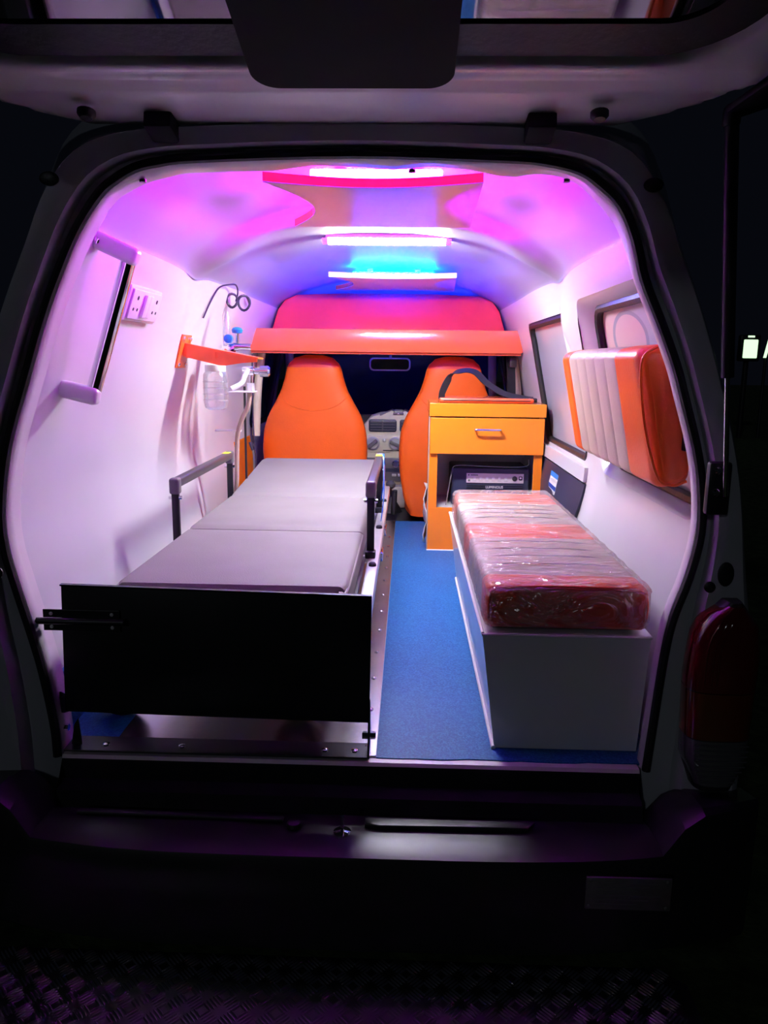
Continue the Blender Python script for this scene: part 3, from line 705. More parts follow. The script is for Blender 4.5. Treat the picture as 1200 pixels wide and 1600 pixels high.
obj('brake_rod', tube_bm([(.025, 2.55, -.01), (.03, 2.42, .05), (.035, 2.37, .08)], .007, 8, smooth=3), 'chrome', hb)
obj('grip', tube_bm([(.04, 2.35, .02), (.044, 2.33, .14)], .013, 10), 'rubber', hb)
mi = thing('rear_view_mirror', 'beige framed rear view mirror hanging on the windscreen', 'mirror', (0, 2.78, .71))
obj('mirror_shell', prism_bm(rrect(-.107, .110, .708, .776, .022, 5), 'y', 2.755, 2.785, .005), 'whitep', mi)
obj('mirror_glass', prism_bm(rrect(-.099, .102, .715, .769, .018, 5), 'y', 2.7535, 2.7555), 'chrome', mi)
obj('mirror_stem', tube_bm([(.003, 2.785, .765), (.003, 2.84, .83)], .007, 8), 'beige', mi)

# ------------------------------------------------------------ drawer cabinet
cb = thing('drawer_cabinet', 'orange laminate cabinet with drawer and open niche beside the wall', 'cabinet', (.415, 1.85, 0))
X0, X1, Y0, Y1 = .190, .636, 1.692, 2.02
obj('side_panel', box_bm(X0, X0+.018, Y0, Y1, 0, .545, .001), 'orlam', cb, smooth=False)
obj('side_panel', box_bm(X1-.018, X1, Y0, Y1, 0, .545, .001), 'orlam', cb, smooth=False)
obj('back_panel', box_bm(X0+.018, X1-.018, Y1-.012, Y1, 0, .545), 'lam', cb, smooth=False)
obj('stile', box_bm(X0-.001, X0+.032, Y0-.004, Y0+.012, .178, .398, .001), 'orlam', cb, smooth=False)
obj('stile', box_bm(X1-.032, X1+.001, Y0-.004, Y0+.012, .178, .398, .001), 'orlam', cb, smooth=False)
obj('base_panel', box_bm(X0-.001, X1+.001, Y0-.004, Y0+.012, .004, .178, .001), 'orlam', cb, smooth=False)
obj('niche_floor', box_bm(X0+.018, X1-.018, Y0+.012, Y1-.012, .164, .178), 'lam', cb, smooth=False)
obj('niche_lining', box_bm(X1-.021, X1-.0185, Y0+.013, Y1-.013, .178, .398), 'lam', cb, smooth=False)
dr = obj('drawer', box_bm(X0+.001, X1+.002, Y0-.016, Y0+.004, .398, .541, .0015), 'orlam', cb, smooth=False)
obj('drawer_box', box_bm(X0+.02, X1-.02, Y0+.004, Y1-.02, .402, .53), 'lam', cb, smooth=False)
hb_ = obj('handle', tube_bm([(.368, Y0-.014, .495), (.366, Y0-.038, .497), (.378, Y0-.042, .497), (.452, Y0-.042, .497), (.464, Y0-.038, .497), (.462, Y0-.014, .495)], .0045, 10, smooth=3), 'chrome', dr)
obj('top_panel', box_bm(X0-.004, X1+.006, Y0-.020, Y1, .546, .597, .0015), 'orlam', cb, smooth=False)
obj('sealant', tube_bm([(X0-.004, Y0-.006, .003), (.28, Y0-.008, .003), (X1, Y0-.006, .003)], .0035, 6), 'lam', cb)
obj('edge_strip', box_bm(X0-.006, X0-.001, Y0-.003, Y0+.010, .0, .545, .001), 'hose', cb, smooth=False)
iv = thing('power_inverter', 'dark navy power inverter with silver control strip inside the cabinet niche', 'inverter', (.44, 1.86, .178))
obj('casing', box_bm(.285, .600, 1.760, 1.985, .179, .332, .008, 3), 'navy', iv)
fp = obj('control_strip', box_bm(.345, .578, 1.756, 1.762, .272, .311, .001), 'silverface', iv)
for i in range(6):
    obj('indicator', lathe_bm([(.0062, 0), (.0062, .0012), (.004, .002)], 14, (.378+.0255*i, 1.756, .291), 'y', Matrix.Rotation(R(180), 4, 'X')), 'whitep', fp)
    obj('printed_line', box_bm(.370+.0255*i, .386+.0255*i, 1.7555, 1.7562, .2795, .2805), 'greyp', fp, smooth=False)
obj('switch_button', lathe_bm([(.0105, 0), (.0105, .003), (.008, .005)], 20, (.541, 1.756, .291), 'y', Matrix.Rotation(R(180), 4, 'X')), 'blackp', fp)
em = obj('emblem', box_bm(.558, .572, 1.7553, 1.7565, .285, .301, .003), 'blackp', fp)
obj('emblem_mark', lathe_bm([(.0045, 0), (.0045, .0008)], 14, (.565, 1.7552, .294), 'y', Matrix.Rotation(R(180), 4, 'X')), 'whitep', em)
obj('emblem_mark', lathe_bm([(.0028, 0), (.0028, .0008)], 14, (.354, 1.7560, .304), 'y', Matrix.Rotation(R(180), 4, 'X')), 'blackp', fp)
obj('printed_mark', box_bm(.362, .392, 1.7554, 1.7561, .302, .306), 'greyp', fp, smooth=False)
obj('printed_mark', box_bm(.351, .360, 1.7554, 1.7561, .277, .286), 'greyp', fp, smooth=False)
for i in range(4):
    for xa, xb in ((.345, .425), (.495, .575)): obj('louvre', box_bm(xa, xb, 1.7575, 1.762, .232+.009*i, .2355+.009*i), 'blackp', iv, smooth=False)
obj('brand_lettering', text_bm('LUMINOUS', .0145, Matrix.Translation((.460, 1.7592, .2535)) @ FACE_Y), 'label', iv, smooth=False)
wr = obj('cord', tube_bm([(.262, 1.73, .182), (.272, 1.735, .25), (.284, 1.742, .315), (.30, 1.75, .343), (.40, 1.755, .341), (.52, 1.755, .339), (.588, 1.755, .345), (.594, 1.75, .372)], .0022, 6, smooth=5), 'greyp')
tag(wr, 'thin grey cord draped over the inverter inside the niche', 'cord')
bg = thing('carry_pouch', 'flat red pouch with black shoulder strap lying on the orange cabinet', 'pouch', (.40, 1.85, .597))
obj('pouch_body', box_bm(.225, .60, 1.72, 1.96, .598, .616, .007, 3), 'shelf', bg)
obj('pouch_zip', tube_bm([(.24, 1.719, .607), (.585, 1.719, .607)], .002, 6), 'blackp', bg)
def strap_bm(pts, wv, th=.0015, smooth=6):
    pts = smooth_path(pts, smooth); rings = []; wv = Vector(wv).normalized()
    for i, p in enumerate(pts):
        a = pts[max(0, i-1)]; b = pts[min(len(pts)-1, i+1)]; t = (b-a).normalized(); wd = wv-(wv.dot(t))*t; wd.normalize(); nn = t.cross(wd)
        hw = wv_len
        rings.append([p-wd*hw-nn*th, p+wd*hw-nn*th, p+wd*hw+nn*th, p-wd*hw+nn*th])
    return loft_bm(rings)
wv_len = .016
obj('shoulder_strap', strap_bm([(.236, 1.78, .606), (.240, 1.79, .64), (.275, 1.83, .70), (.325, 1.85, .722), (.375, 1.84, .715), (.42, 1.80, .672), (.49, 1.78, .632), (.56, 1.77, .617), (.60, 1.76, .612)], (.5, .5, .35)), 'blackp', bg)
obj('strap_buckle', box_bm(.585, .615, 1.74, 1.775, .600, .618, .003), 'blackp', bg)
cl = tag(obj('crumpled_film', loft_bm([[(X0-.010-.010*math.sin(k*1.3+j), 1.70+.02*j, .03+.24*k/8) for j in range(4)] for k in range(9)], cap=False, closed=False), 'label'), 'scrap of white protective film hanging on the side of the orange cabinet', 'film scrap')
sm = cl.modifiers.new('thickness', 'SOLIDIFY'); sm.thickness = .002

# ------------------------------------------------------------ bench
bn = thing('bench_box', 'white laminate bench box with leaning sides along the windowed wall', 'bench', (.42, .65, 0))
BY0, BY1 = .050, 1.27
SEC = [(.283, .003), (.562, .003), (.574, .236), (.252, .236)]
def bench_panel(name, a, b, th, m):
    # panel between two section corners, extruded along y, thickness inward
    A, B = Vector(a), Vector(b); d = (B-A).normalized(); nn = Vector((-d.y, d.x))*th
    return obj(name, prism_bm([tuple(A), tuple(B), tuple(B+nn), tuple(A+nn)], 'y', BY0+.012, BY1), m, bn, smooth=False)
bench_panel('side_panel', SEC[3], SEC[0], .012, 'lam'); bench_panel('side_panel', SEC[1], SEC[2], .012, 'lam')
obj('end_panel', prism_bm(SEC, 'y', BY0, BY0+.012), 'lam', bn, smooth=False)
obj('end_panel', prism_bm([(x*.999, z) for x, z in SEC], 'y', BY1, BY1+.012), 'lam', bn, smooth=False)
obj('top_panel', box_bm(.250, .576, BY0-.003, BY1+.012, .236, .2405), 'lam', bn, smooth=False)
obj('edge_strip', tube_bm([(.252, BY0, .2405), (.252, BY1, .2405)], .0032, 8), 'whitep', bn)
obj('edge_strip', tube_bm([(.252, BY0-.002, .2385), (.574, BY0-.002, .2385)], .0028, 8), 'whitep', bn)
obj('floor_sealant', tube_bm([(.281, BY0-.004, .004), (.281, BY1, .004)], .0045, 8), 'whitep', bn)
cu = thing('bench_cushion', 'red and beige striped bench cushion wrapped in clear film on the bench', 'cushion', (.41, .62, .241))
CX0, CX1, CZ0, CZ1 = .258, .570, .247, .332
cuts = [(.060, .155, 'red'), (.155, .50, 'taupe'), (.50, .665, 'red'), (.665, .97, 'taupe'), (.97, 1.15, 'red')]
def cush_sec(y, d=0.0, drop=0.0, inset=0.0, n=9):
    pts = rrect(CX0+inset-d, CX1-inset+d, CZ0+inset*.6, CZ1-inset*.9-drop+d, .014-min(.010, inset*.4)+d, n)
    out = []
    for x, z in pts:
        t = (x-CX0)/(CX1-CX0)
        if z > CZ1-.03: z += .004*math.sin(math.pi*max(0, min(1, t)))
        out.append((x, y, z))
    return out
for a, b, m in cuts:
    rings = []; first, last = a == .060, b == 1.15
    for k in range(15):
        t = k/14; y = a+(b-a)*t
        e = 0
        if first: e = .018*max(0, 1-(y-a)/.018)**2
        if last: e = max(e, .018*max(0, 1-(b-y)/.018)**2)
        drop = .004*math.exp(-((y-a)/.006)**2)*(not first) + .004*math.exp(-((b-y)/.006)**2)*(not last)
        rings.append(cush_sec(y, 0, drop, e))
    if first: rings = [cush_sec(a+(.0 if q == 0 else 0)+.022*(q/5)**2.2, 0, 0, .014*(1-(q/5))**2) for q in range(6)] + [cush_sec(a+.022+(b-a-.022)*k/8, 0, .004*math.exp(-((b-(a+.022+(b-a-.022)*k/8))/.006)**2), 0) for k in range(1, 9)]
    obj('red_section' if m == 'red' else 'beige_section', loft_bm(rings), m, cu)
obj('piping', tube_bm([(x, .062, z) for x, z in [(CX0+.005, CZ0+.02), (CX0+.006, CZ1-.022), (CX0+.025, CZ1-.004), (.41, CZ1+.001), (CX1-.025, CZ1-.004), (CX1-.006, CZ1-.022), (CX1-.005, CZ0+.02)]], .0028, 6, smooth=6), 'red', cu)
# pleats on the beige sections
for a, b in ((.155, .50), (.665, .97)):
    for i in range(1, 5):
        y = a+(b-a)*i/5
        obj('stitch_line', tube_bm([(CX0+.02, y, CZ1-.002), (.33, y+.004, CZ1+.003), (.41, y, CZ1+.004), (.49, y+.004, CZ1+.003), (CX1-.02, y, CZ1-.002)], .0016, 5, smooth=4), 'piping', cu)
rnd = random.Random(11)
rings = []
for k in range(70):
    t = k/69; y = .052+1.105*t
    sec = cush_sec(min(max(y, .06), 1.15), .005, 0, .016*max(0, 1-(y-.052)/.02)**2)
    rings.append([(x+rnd.uniform(-.0012, .0012), y+rnd.uniform(-.002, .002), z+(.0035*abs(math.sin(y*38+x*17+2*math.sin(x*30)))+rnd.uniform(0, .0018) if z > CZ1-.03 else rnd.uniform(-.001, .001))) for x, _, z in sec])
obj('plastic_wrap', loft_bm(rings), 'wrap', cu, angle=60)

# ------------------------------------------------------------ backrest pad on the window wall
TB = R(12)
bk = thing('backrest_pad', 'orange backrest pad with beige pleated middle fixed before the side window', 'backrest', (.60, .5, .50))
BL0, BL1, BH, BT = .12, .865, .275, .068
MB = Matrix.Translation((.586, 0, .512)) @ Matrix.Rotation(-TB, 4, 'Y')     # local: x = out of the pad toward the wall, z = up the pad
def pad_sec(y, inset=0.0, drop=0.0, bulge=.012, n=7):
    pts = rrect(0+inset, BT-inset*.2, 0+inset*.8, BH-inset*.8, .020, n); out = []
    for x, z in pts:
        f = math.sin(math.pi*max(0, min(1, z/BH)))
        if x < .03: x -= bulge*f-drop
        out.append(MB @ Vector((x, y, z)))
    return out
def pad(name, a, b, m, ends):
    rings = []
    for k in range(17):
        t = k/16; y = a+(b-a)*t; e = 0
        if ends[0]: e = max(e, .02*max(0, 1-(y-a)/.03)**2)
        if ends[1]: e = max(e, .02*max(0, 1-(b-y)/.03)**2)
        dr_ = (0 if ends[0] else .003*math.exp(-((y-a)/.006)**2)) + (0 if ends[1] else .003*math.exp(-((b-y)/.006)**2))
        rings.append(pad_sec(y, e, dr_))
    return obj(name, loft_bm(rings), m, bk)
pad('orange_section', BL0, .300, 'orange', (1, 0)); pad('orange_section', .770, BL1, 'orange', (0, 1))
for i in range(5):
    a = .300+.094*i; b = a+.094
    rings = []
    for k in range(13):
        y = a+(b-a)*k/12; rings.append(pad_sec(y, 0, .006*(1-math.sin(math.pi*k/12)**.5), .014))
    obj('beige_pleat', loft_bm(rings), 'taupe', bk)
obj('end_piping', tube_bm([MB @ Vector((x, BL0+.004, z)) for x, z in [(BT-.01, .008), (.03, .005), (.004, .03), (-.006, BH/2), (.004, BH-.03), (.03, BH-.005), (BT-.01, BH-.008)]], .003, 6, smooth=6), 'orange', bk)
for z in (.20, .085):
    p = MB @ Vector((BT, BL0+.01, z))
    b = obj('wall_bracket', box_bm(p.x-.010, p.x+.022, BL0-.012, BL0+.02, p.z-.018, p.z+.018, .003), 'blackp', bk)
    obj('bolt', lathe_bm([(.005, 0), (.005, .003), (.003, .005)], 8, (p.x+.010, BL0-.012, p.z), 'y', Matrix.Rotation(R(180), 4, 'X')), 'chrome', b)

# sliding door trim with sticker
dt = thing('door_trim', 'dark lower trim board of the sliding door next to the bench', 'trim board', (.64, 1.35, .20))
def wall_strip(y0, y1, z0, z1, d, th, n=6, skew=0):
    rings = []
    for k in range(n+1):
        z = z0+(z1-z0)*k/n; x = wx(z)-d
        x1 = wx(z, y1)-d; ym = min(1.27, (y0+y1)/2) if y0 < 1.2 else (y0+y1)/2; xm = wx(z, ym)-d; x = wx(z, y0)-d; ys = y0+skew*(k/n-.5)
        rings.append([(x, ys, z), (xm, ym, z), (x1, y1, z), (x1+th, y1, z), (xm+th, ym, z), (x+th, ys, z)])
    return loft_bm(rings)
obj('trim_board', wall_strip(1.02, 1.72, .16, .388, .012, .008, 8, -.06), 'navy', dt)
s0 = obj('sticker', wall_strip(1.375, 1.51, .248, .360, .0135, .0012), 'label', dt)
obj('sticker_band', wall_strip(1.375, 1.51, .345, .362, .0142, .0012), 'lightblue', s0); obj('sticker_band', wall_strip(1.375, 1.51, .303, .318, .0142, .0012), 'blueprint', s0); obj('sticker_band', wall_strip(1.375, 1.51, .244, .252, .0142, .0012), 'blueprint', s0)
for z in (.336, .330, .290, .283, .276, .268): obj('printed_line', wall_strip(1.39, 1.49, z-.0012, z+.0012, .0142, .0012), 'alu', s0)
tag(obj('trim_7', wall_strip(1.0, 1.80, .395, .440, .016, .012, 5), 'lining'), 'white rail of the sliding door under the window', kind='structure')

# ------------------------------------------------------------ stretcher
sr = thing('stretcher', 'wheeled stretcher with taupe mattress and folding side rails', 'stretcher', (-.25, .95, 0))
MX0, MX1 = -.498, -.014
def matt(y0, y1, za, zb, first, last):
    rings = []; T = .075
    for k in range(25):
        t = k/24; y = y0+(y1-y0)*t; z = za+(zb-za)*t; ins = 0
        for ok, dd in ((1, y-y0), (1, y1-y)):
            rr_ = .022 if ((dd == y-y0 and first) or (dd == y1-y and last)) else .006
            if dd < rr_: ins = max(ins, rr_*(1-math.sqrt(max(0, 1-(1-dd/rr_)**2))))
        cor = 0
        if first and y-y0 < .05: cor = .05*(1-math.sqrt(1-(1-(y-y0)/.05)**2))
        if last and y1-y < .05: cor = .05*(1-math.sqrt(1-(1-(y1-y)/.05)**2))
        pts = rrect(MX0+cor, MX1-cor, z-T+ins*.4, z-ins, .014, 4)
        rings.append([(x, y, zz+(.004*math.sin(math.pi*(x-MX0)/(MX1-MX0)) if zz > z-.03 else 0)) for x, zz in pts])
    return loft_bm(rings)
obj('mattress_section', matt(.118, .680, .300, .300, True, False), 'mattress', sr)
obj('mattress_section', matt(.681, 1.19, .302, .304, False, False), 'mattress', sr)
obj('mattress_section', matt(1.191, 1.80, .304, .360, False, True), 'mattress', sr)
obj('piping', tube_bm([(MX0+.003, .40, .290), (MX0+.003, .17, .290), (MX0+.018, .133, .289), (MX0+.05, .120, .288), (MX1-.05, .120, .288), (MX1-.018, .133, .289), (MX1-.003, .17, .290), (MX1-.003, .66, .290)], .0035, 6, smooth=5), 'piping', sr)
for x in (.016, -.528):
    obj('frame_rail', box_bm(x-.016, x+.014, .085, 1.86, .205, .236, .005), 'alu', sr)
    for y in (.42, .88, 1.36): obj('rail_button', lathe_bm([(.010, 0), (.010, .006), (.007, .009)], 14, (x, y+.13, .236)), 'blackp', sr)
    obj('rail_clamp', box_bm(x+(.014 if x > 0 else -.024), x+(.022 if x > 0 else -.016), .70, .78, .208, .232, .003), 'chrome', sr)
    obj('rail_clamp', box_bm(x+(.014 if x > 0 else -.024), x+(.022 if x > 0 else -.016), 1.02, 1.10, .208, .232, .003), 'chrome', sr)
for y in (.11, .70, 1.3, 1.84): obj('cross_tube', tube_bm([(-.52, y, .215), (.01, y, .215)], .012, 10), 'alu', sr)
obj('bed_plate', box_bm(-.50, -.01, .12, 1.80, .213, .224), 'greyp', sr, smooth=False)
for x in (.006, -.518):
    o = 1 if x > -.2 else -1
    g_ = obj('side_rail', box_bm(x-.013, x+.013, .645, 1.285, .415, .440, .006, 3), 'rail', sr)
    obj('rail_end', box_bm(x-.014, x+.014, .632, .662, .398, .442, .007, 3), 'greyp', g_); obj('rail_end', box_bm(x-.014, x+.014, 1.268, 1.298, .398, .442, .007, 3), 'greyp', g_)
    obj('warning_sticker', box_bm(x-.0115, x+.0115, 1.215, 1.262, .4400, .4408), 'yellow', g_, smooth=False)
    for y in (.647, 1.283):
        obj('rail_post', box_bm(x-.010, x+.010, y-.006, y+.006, .248, .405, .002), 'black', sr)
        obj('post_foot', box_bm(x-.014, x+.014, y-.022, y+.014, .234, .254, .004), 'blackp', sr)
        obj('pivot_pin', tube_bm([(x-.018, y, .388), (x+.018, y, .388)], .005, 8), 'chrome', g_)
for x in (-.50, -.12):
    for y in (.155, 1.62):
        wl = obj('caster_wheel', lathe_bm([(.028, -.018), (.050, -.018), (.0565, -.012), (.0575, 0), (.0565, .012), (.050, .018), (.028, .018)], 28, (x, y, .0615), 'y'), 'wheel', sr)
        obj('wheel_hub', lathe_bm([(.010, -.021), (.026, -.019), (.026, .019), (.010, .021)], 18, (x, y, .0615), 'y'), 'greyp', wl)
        obj('caster_fork', box_bm(x-.02, x+.02, y-.025, y+.03, .118, .135, .004), 'greyp', sr)
        obj('leg', tube_bm([(x, y+.01, .13), (x, y+.06, .21)], .011, 10), 'alu', sr)
for x in (-.44, -.07): obj('folded_leg', tube_bm([(x, .30, .17), (x, 1.55, .10)], .013, 10), 'alu', sr)
obj('leg_stretcher', tube_bm([(-.44, 1.0, .13), (-.07, 1.0, .13)], .010, 8), 'alu', sr)
wv_len = .020
tag(obj('blue_strap', strap_bm([(.016, 1.19, .30), (.026, 1.18, .38), (.024, 1.16, .436), (.026, 1.12, .40), (.028, 1.06, .33), (.022, 1.02, .262)], (0, 1, .2)), 'bluep'), 'blue patient strap hanging over the aisle side rail of the stretcher', 'strap')

# black foot flap
ff = thing('foot_flap', 'black steel flap standing across the stretcher foot at the doorway', 'flap', (-.26, .02, 0))
fpn = obj('flap_panel', prism_bm([(-.560, .072), (.036, .064), (.039, .322), (-.551, .332)], 'y', .018, .0215, .0008), 'black', ff)
obj('flap_lip', prism_bm([(-.551, .329), (.039, .319), (.039, .322), (-.551, .332)], 'y', .012, .0215), 'black', ff, smooth=False)
obj('floor_angle', box_bm(-.555, .034, -.012, .046, .0036, .0075, .001), 'black', ff, smooth=False)
for x in (-.565, .036):
    obj('end_gusset', prism_bm([(-.010, .004), (.05, .004), (.05, .02), (.028, .105), (.014, .115), (.008, .07), (-.004, .03)], 'x', x-.0018, x+.0018), 'black', ff, smooth=False)
    obj('hinge_bolt', tube_bm([(x-.013, .012, .042), (x+.013, .012, .042)], .0075, 6), 'chrome', ff)
obj('end_gusset', prism_bm([(-.548, .008), (-.528, .008), (-.532, .062), (-.540, .050)], 'y', .01, .013), 'black', ff, smooth=False)
for x in (-.48, -.33, -.05, .008): screw(ff, (x, .012, .0075), 'z', .0075)
lt = thing('slide_bolt', 'black slide bolt fixed between the flap and the doorway edge', 'bolt', (-.52, .01, .25))
obj('bolt_plate', box_bm(-.588, -.44, .0135, .0165, .266, .282, .001), 'black', lt, smooth=False)
obj('bolt_plate', box_bm(-.588, -.44, .0135, .0165, .240, .256, .001), 'black', lt, smooth=False)
obj('bolt_rod', tube_bm([(-.60, .008, .261), (-.43, .008, .261)], .0065, 10), 'blackp', lt)
for x in (-.572, -.455):
    for z in (.274, .248): obj('bolt_rivet', lathe_bm([(.0036, 0), (.0036, .001), (.002, .0018)], 10, (x, .0135, z), 'y', Matrix.Rotation(R(180), 4, 'X')), 'whitep', lt)

# ------------------------------------------------------------ fittings on the left wall
gh = thing('grab_handle', 'white grab handle with chrome bar on the wall by the door opening', 'grab handle', (-.60, .26, .68))
def arm_bm(a, b, h, d):
    a, b = Vector(a), Vector(b); t = (b-a); L = t.length; ang = math.atan2(t.z, t.x)
    bm = box_bm(-.006, L+.014, -d/2, d/2, -h/2, h/2, .010, 3)
    bmesh.ops.transform(bm, matrix=Matrix.Translation(a) @ Matrix.Rotation(-ang, 4, 'Y'), verts=bm.verts); return bm
a1 = obj('mounting_arm', arm_bm((-.545, .25, .992), (-.466, .255, .957), .036, .036), 'whitep', gh)
a2 = obj('mounting_arm', arm_bm((-.650, .25, .694), (-.564, .255, .674), .036, .036), 'whitep', gh)
obj('grab_bar', tube_bm([(-.474, .258, .955), (-.566, .258, .678)], .0155, 20), 'chrome', gh)
for p, a in (((-.530, .231, .984), a1), ((-.634, .231, .690), a2)):
    obj('screw', lathe_bm([(.008, 0), (.008, .003), (.005, .005)], 8, p, 'y', Matrix.Rotation(R(180), 4, 'X')), 'chrome', a)
def wall_frame(y, z):
    """matrix whose local x runs along the van, y up the left wall, z out of the wall into the room"""
    e = .01; t = Vector((-(wx(z+e)-wx(z-e)), 0, 2*e)).normalized(); yv = Vector((0, 1, 0)); n = yv.cross(t)
    m = Matrix((yv, t, n)).transposed().to_4x4(); m.translation = Vector((-wx(z)-off_l(y, z), y, z)); return m
def on_wall(bm, m): bmesh.ops.transform(bm, matrix=m, verts=bm.verts); return bm
so = thing('socket_board', 'white switch and socket board on the wall near the grab handle', 'socket', tuple(wall_frame(.575, .887).translation))
F = wall_frame(.575, .887)
obj('back_box', on_wall(box_bm(-.112, .112, -.043, .043, -.006, .018, .004), F), 'whitep', so)
pl = obj('face_plate', on_wall(box_bm(-.101, .101, -.036, .036, .017, .024, .003), F), 'whitep', so)
for sx in (-.016, .016):
    obj('switch', on_wall(box_bm(sx-.013, sx+.013, -.028, .028, .022, .032 if sx < 0 else .029, .003), F), 'whitep', pl)
for cx in (-.068, .068):
    for dx, dy, r_ in ((0, .016, .0055), (-.013, -.012, .004), (.013, -.012, .004)):
        obj('socket_hole', on_wall(lathe_bm([(r_, .0235), (r_, .0248)], 12, (cx+dx, dy, 0)), F), 'blackp', pl)
wr1 = thing('coiled_wire', 'thin dark wire with two loops hanging from the wall lining', 'wire', (-.56, 1.38, .95))
def wl(y, z, d=.006): return (-wx(z)-off_l(y, z)+d, y, z)
obj('wire', tube_bm([wl(1.18, .885), wl(1.20, .94), wl(1.24, .985), (-.505, 1.27, .998), (-.492, 1.33, 1.003), wl(1.40, .985, .03), wl(1.41, .955, .03)], .0028, 6, smooth=6), 'wire', wr1)
for lx, cy, cz, rr_ in ((-.522, 1.40, .957, .021), (-.482, 1.41, .950, .023)):
    obj('wire_loop', tube_bm([(lx+rr_*.9*math.cos(2*math.pi*k/16), cy+.006*math.sin(4*math.pi*k/16), cz+rr_*1.1*math.sin(2*math.pi*k/16)) for k in range(16)], .0046, 6, closed=True), 'wire', wr1)
obj('wire_end', tube_bm([wl(1.62, .985, .012), wl(1.72, .968, .012)], .004, 6), 'wire', wr1)
# orange bracket
ob = thing('cylinder_bracket', 'orange steel bracket arm standing out from the wall under the oxygen meter', 'bracket', (-.61, 1.06, .78))
F = wall_frame(1.06, .78)
wp = obj('wall_plate', on_wall(box_bm(-.05, .05, -.054, .050, 0, .006, .001), F), 'orpaint', ob)
for sx in (-.035, .035):
    for sy in (-.042, .038): obj('bolt', on_wall(lathe_bm([(.007, .006), (.007, .010), (.004, .012)], 8, (sx, sy, 0)), F), 'chrome', wp)
xw = -wx(.78)
obj('arm_web', prism_bm([(xw+.004, .800), (xw+.004, .762), (xw+.115, .736), (xw+.135, .735), (xw+.19, .744), (xw+.235, .747), (xw+.235, .757)], 'y', 1.045, 1.05), 'orpaint', ob, smooth=False)
b = prism_bm([(xw+.004, 1.045), (xw+.235, 1.06), (xw+.235, 1.15), (xw+.10, 1.16), (xw+.004, 1.11)], 'z', 0, .004)
for v in b.verts: v.co.z += .800-(v.co.x-xw)*.185
obj('arm_top', b, 'orpaint', ob, smooth=False)
b = prism_bm([(xw+.015, 1.0425), (xw+.105, 1.0425), (xw+.115, 1.0455), (xw+.015, 1.0455)], 'z', .757, .776); obj('arm_rib', b, 'orpaint', ob, smooth=False)
# oxygen flow meter with humidifier bottle
ox = thing('oxygen_meter', 'oxygen flow meter with blue knobs and clear humidifier bottle on the bracket', 'flow meter', (-.50, 1.22, .60))
obj('valve_body', lathe_bm([(.010, -.045), (.013, -.04), (.013, .0), (.010, .005), (.010, .045)], 14, (-.475, 1.26, .797), 'x'), 'chrome', ox)
obj('valve_stem', tube_bm([(-.476, 1.26, .79), (-.476, 1.26, .842)], .006, 10), 'chrome', ox)
obj('blue_knob', lathe_bm([(.008, -.008), (.017, -.006), (.019, .004), (.015, .010), (.005, .013)], 16, (-.476, 1.26, .848)), 'bluep', ox)
obj('blue_knob', lathe_bm([(.006, -.012), (.014, -.010), (.015, .008), (.006, .012)], 14, (-.500, 1.235, .822), 'y'), 'bluep', ox)
obj('meter_tube', lathe_bm([(.012, .79), (.013, .795), (.013, .90), (.008, .912)], 14, (-.512, 1.26, 0)), 'clear', ox)
obj('meter_block', box_bm(-.525, -.485, 1.245, 1.275, .765, .800, .005), 'chrome', ox)
hm = obj('humidifier_bottle', lathe_bm([(.026, .588), (.036, .594), (.040, .610), (.041, .68), (.040, .705), (.032, .716)], 24, (-.545, 1.225, 0)), 'clear', ox)
for z in (.62, .64, .66, .68): obj('bottle_rib', tube_bm([(-.545+.0415*math.cos(2*math.pi*k/20), 1.225+.0415*math.sin(2*math.pi*k/20), z) for k in range(20)], .0014, 5, closed=True), 'clear', hm)
obj('bottle_cap', lathe_bm([(.033, .714), (.035, .718), (.035, .736), (.026, .742)], 20, (-.545, 1.225, 0)), 'whitep', hm)
rg = thing('gas_regulator', 'chrome gas regulator with white hose below the orange bracket', 'regulator', (-.44, 1.30, .72))
obj('regulator_body', lathe_bm([(.012, -.05), (.016, -.045), (.016, -.01), (.011, -.008), (.011, .01), (.019, .012), (.019, .04), (.012, .046)], 16, (-.42, 1.30, .716), 'x'), 'chrome', rg)
obj('inlet_stem', tube_bm([(-.44, 1.30, .712), (-.442, 1.30, .655)], .008, 10), 'chrome', rg)
obj('inlet_nut', lathe_bm([(.014, .648), (.014, .676)], 6, (-.442, 1.30, 0)), 'alu', rg)
obj('white_hose', tube_bm([(-.446, 1.29, .722), (-.458, 1.28, .70), (-.468, 1.27, .675), (-.50, 1.26, .657)], .0085, 10, smooth=6), 'whitep', rg)
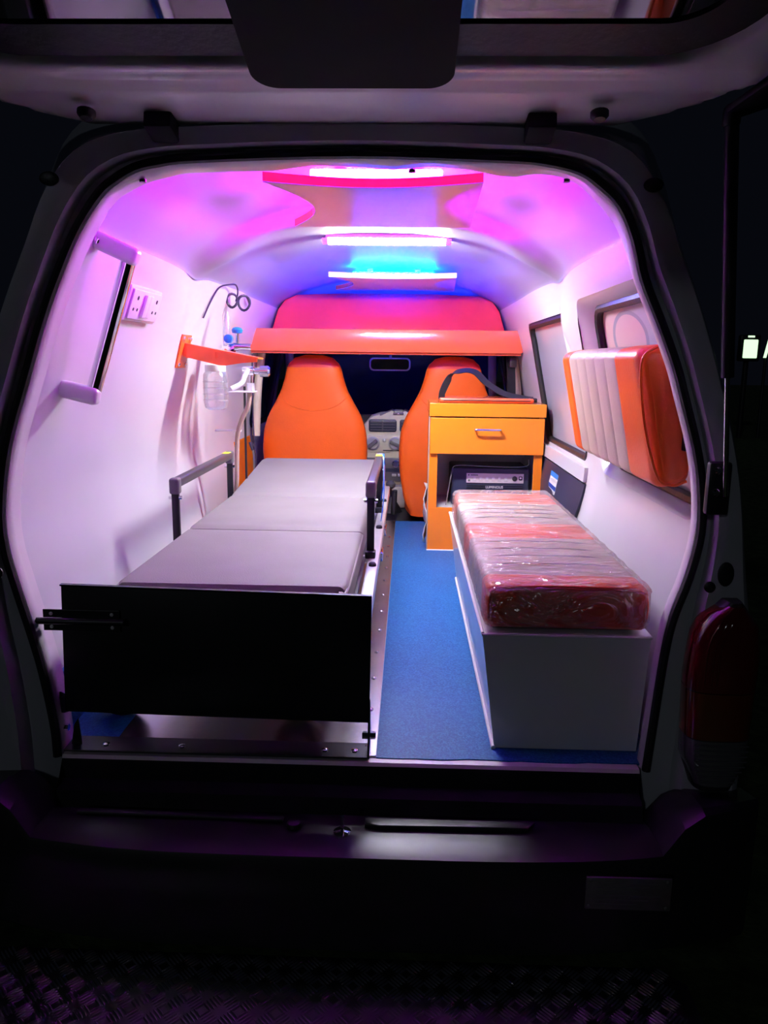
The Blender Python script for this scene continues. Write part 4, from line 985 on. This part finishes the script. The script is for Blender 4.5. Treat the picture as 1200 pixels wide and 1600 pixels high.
obj('hose_plate', box_bm(-.505, -.425, 1.24, 1.33, .645, .649, .001), 'whitep', rg, smooth=False)
tag(obj('oxygen_hose', tube_bm([(-.446, 1.30, .647), (-.452, 1.30, .60), (-.475, 1.31, .555), (-.495, 1.32, .50), (-.502, 1.33, .44), (-.505, 1.33, .34), (-.515, 1.34, .27)], .0085, 10, smooth=6), 'hose'), 'translucent brown oxygen hose running down from the gas regulator', 'hose')
hc = tag(obj('hose_clip', box_bm(-.575, -.483, 1.315, 1.335, .505, .513, .002), 'whitep'), 'white plastic clip holding the oxygen hose to the wall', 'clip')
tag(obj('black_strap', box_bm(-.495, -.487, 1.425, 1.429, .31, .66, .001), 'rubber', smooth=False), 'narrow black strap hanging behind the gas regulator', 'strap')
ch = thing('hanging_cable', 'thin black cable with plug hanging beside the front seat', 'cable', (-.57, 1.95, .3))
obj('cable', tube_bm([(-.565, 1.95, .78), (-.568, 1.95, .60), (-.565, 1.95, .42), (-.560, 1.95, .33), (-.562, 1.95, .24)], .003, 6, smooth=5), 'wire', ch)
obj('plug', tube_bm([(-.582, 1.95, .405), (-.570, 1.95, .370)], .008, 8), 'wire', ch)
tag(obj('trim_8', wall_strip(2.3, 2.95, .05, .40, .016, .010, 6), 'lining'), 'cab door lining on the cabinet side', kind='structure')
b = wall_strip(1.98, 2.30, .10, .40, .006, .006, 6); bmesh.ops.scale(b, vec=(-1, 1, 1), verts=b.verts)
tag(obj('side_trim_panel', b, 'orlam'), 'orange trim panel on the wall beside the front seat', 'trim board')
# seat belt on the cabinet side pillar
sb = thing('seat_belt', 'dark seat belt hanging on the cab pillar behind the orange cabinet', 'seat belt', (.57, 2.2, .5))
wv_len = .02
obj('webbing', strap_bm([(.560, 2.20, .80), (.566, 2.19, .70), (.572, 2.19, .58), (.575, 2.2, .45)], (1, .3, 0)), 'rubber', sb)
obj('belt_guide', box_bm(.552, .585, 2.16, 2.19, .735, .785, .006), 'blackp', sb)

for o in bpy.data.objects:
    if 'base' in o: del o['base']
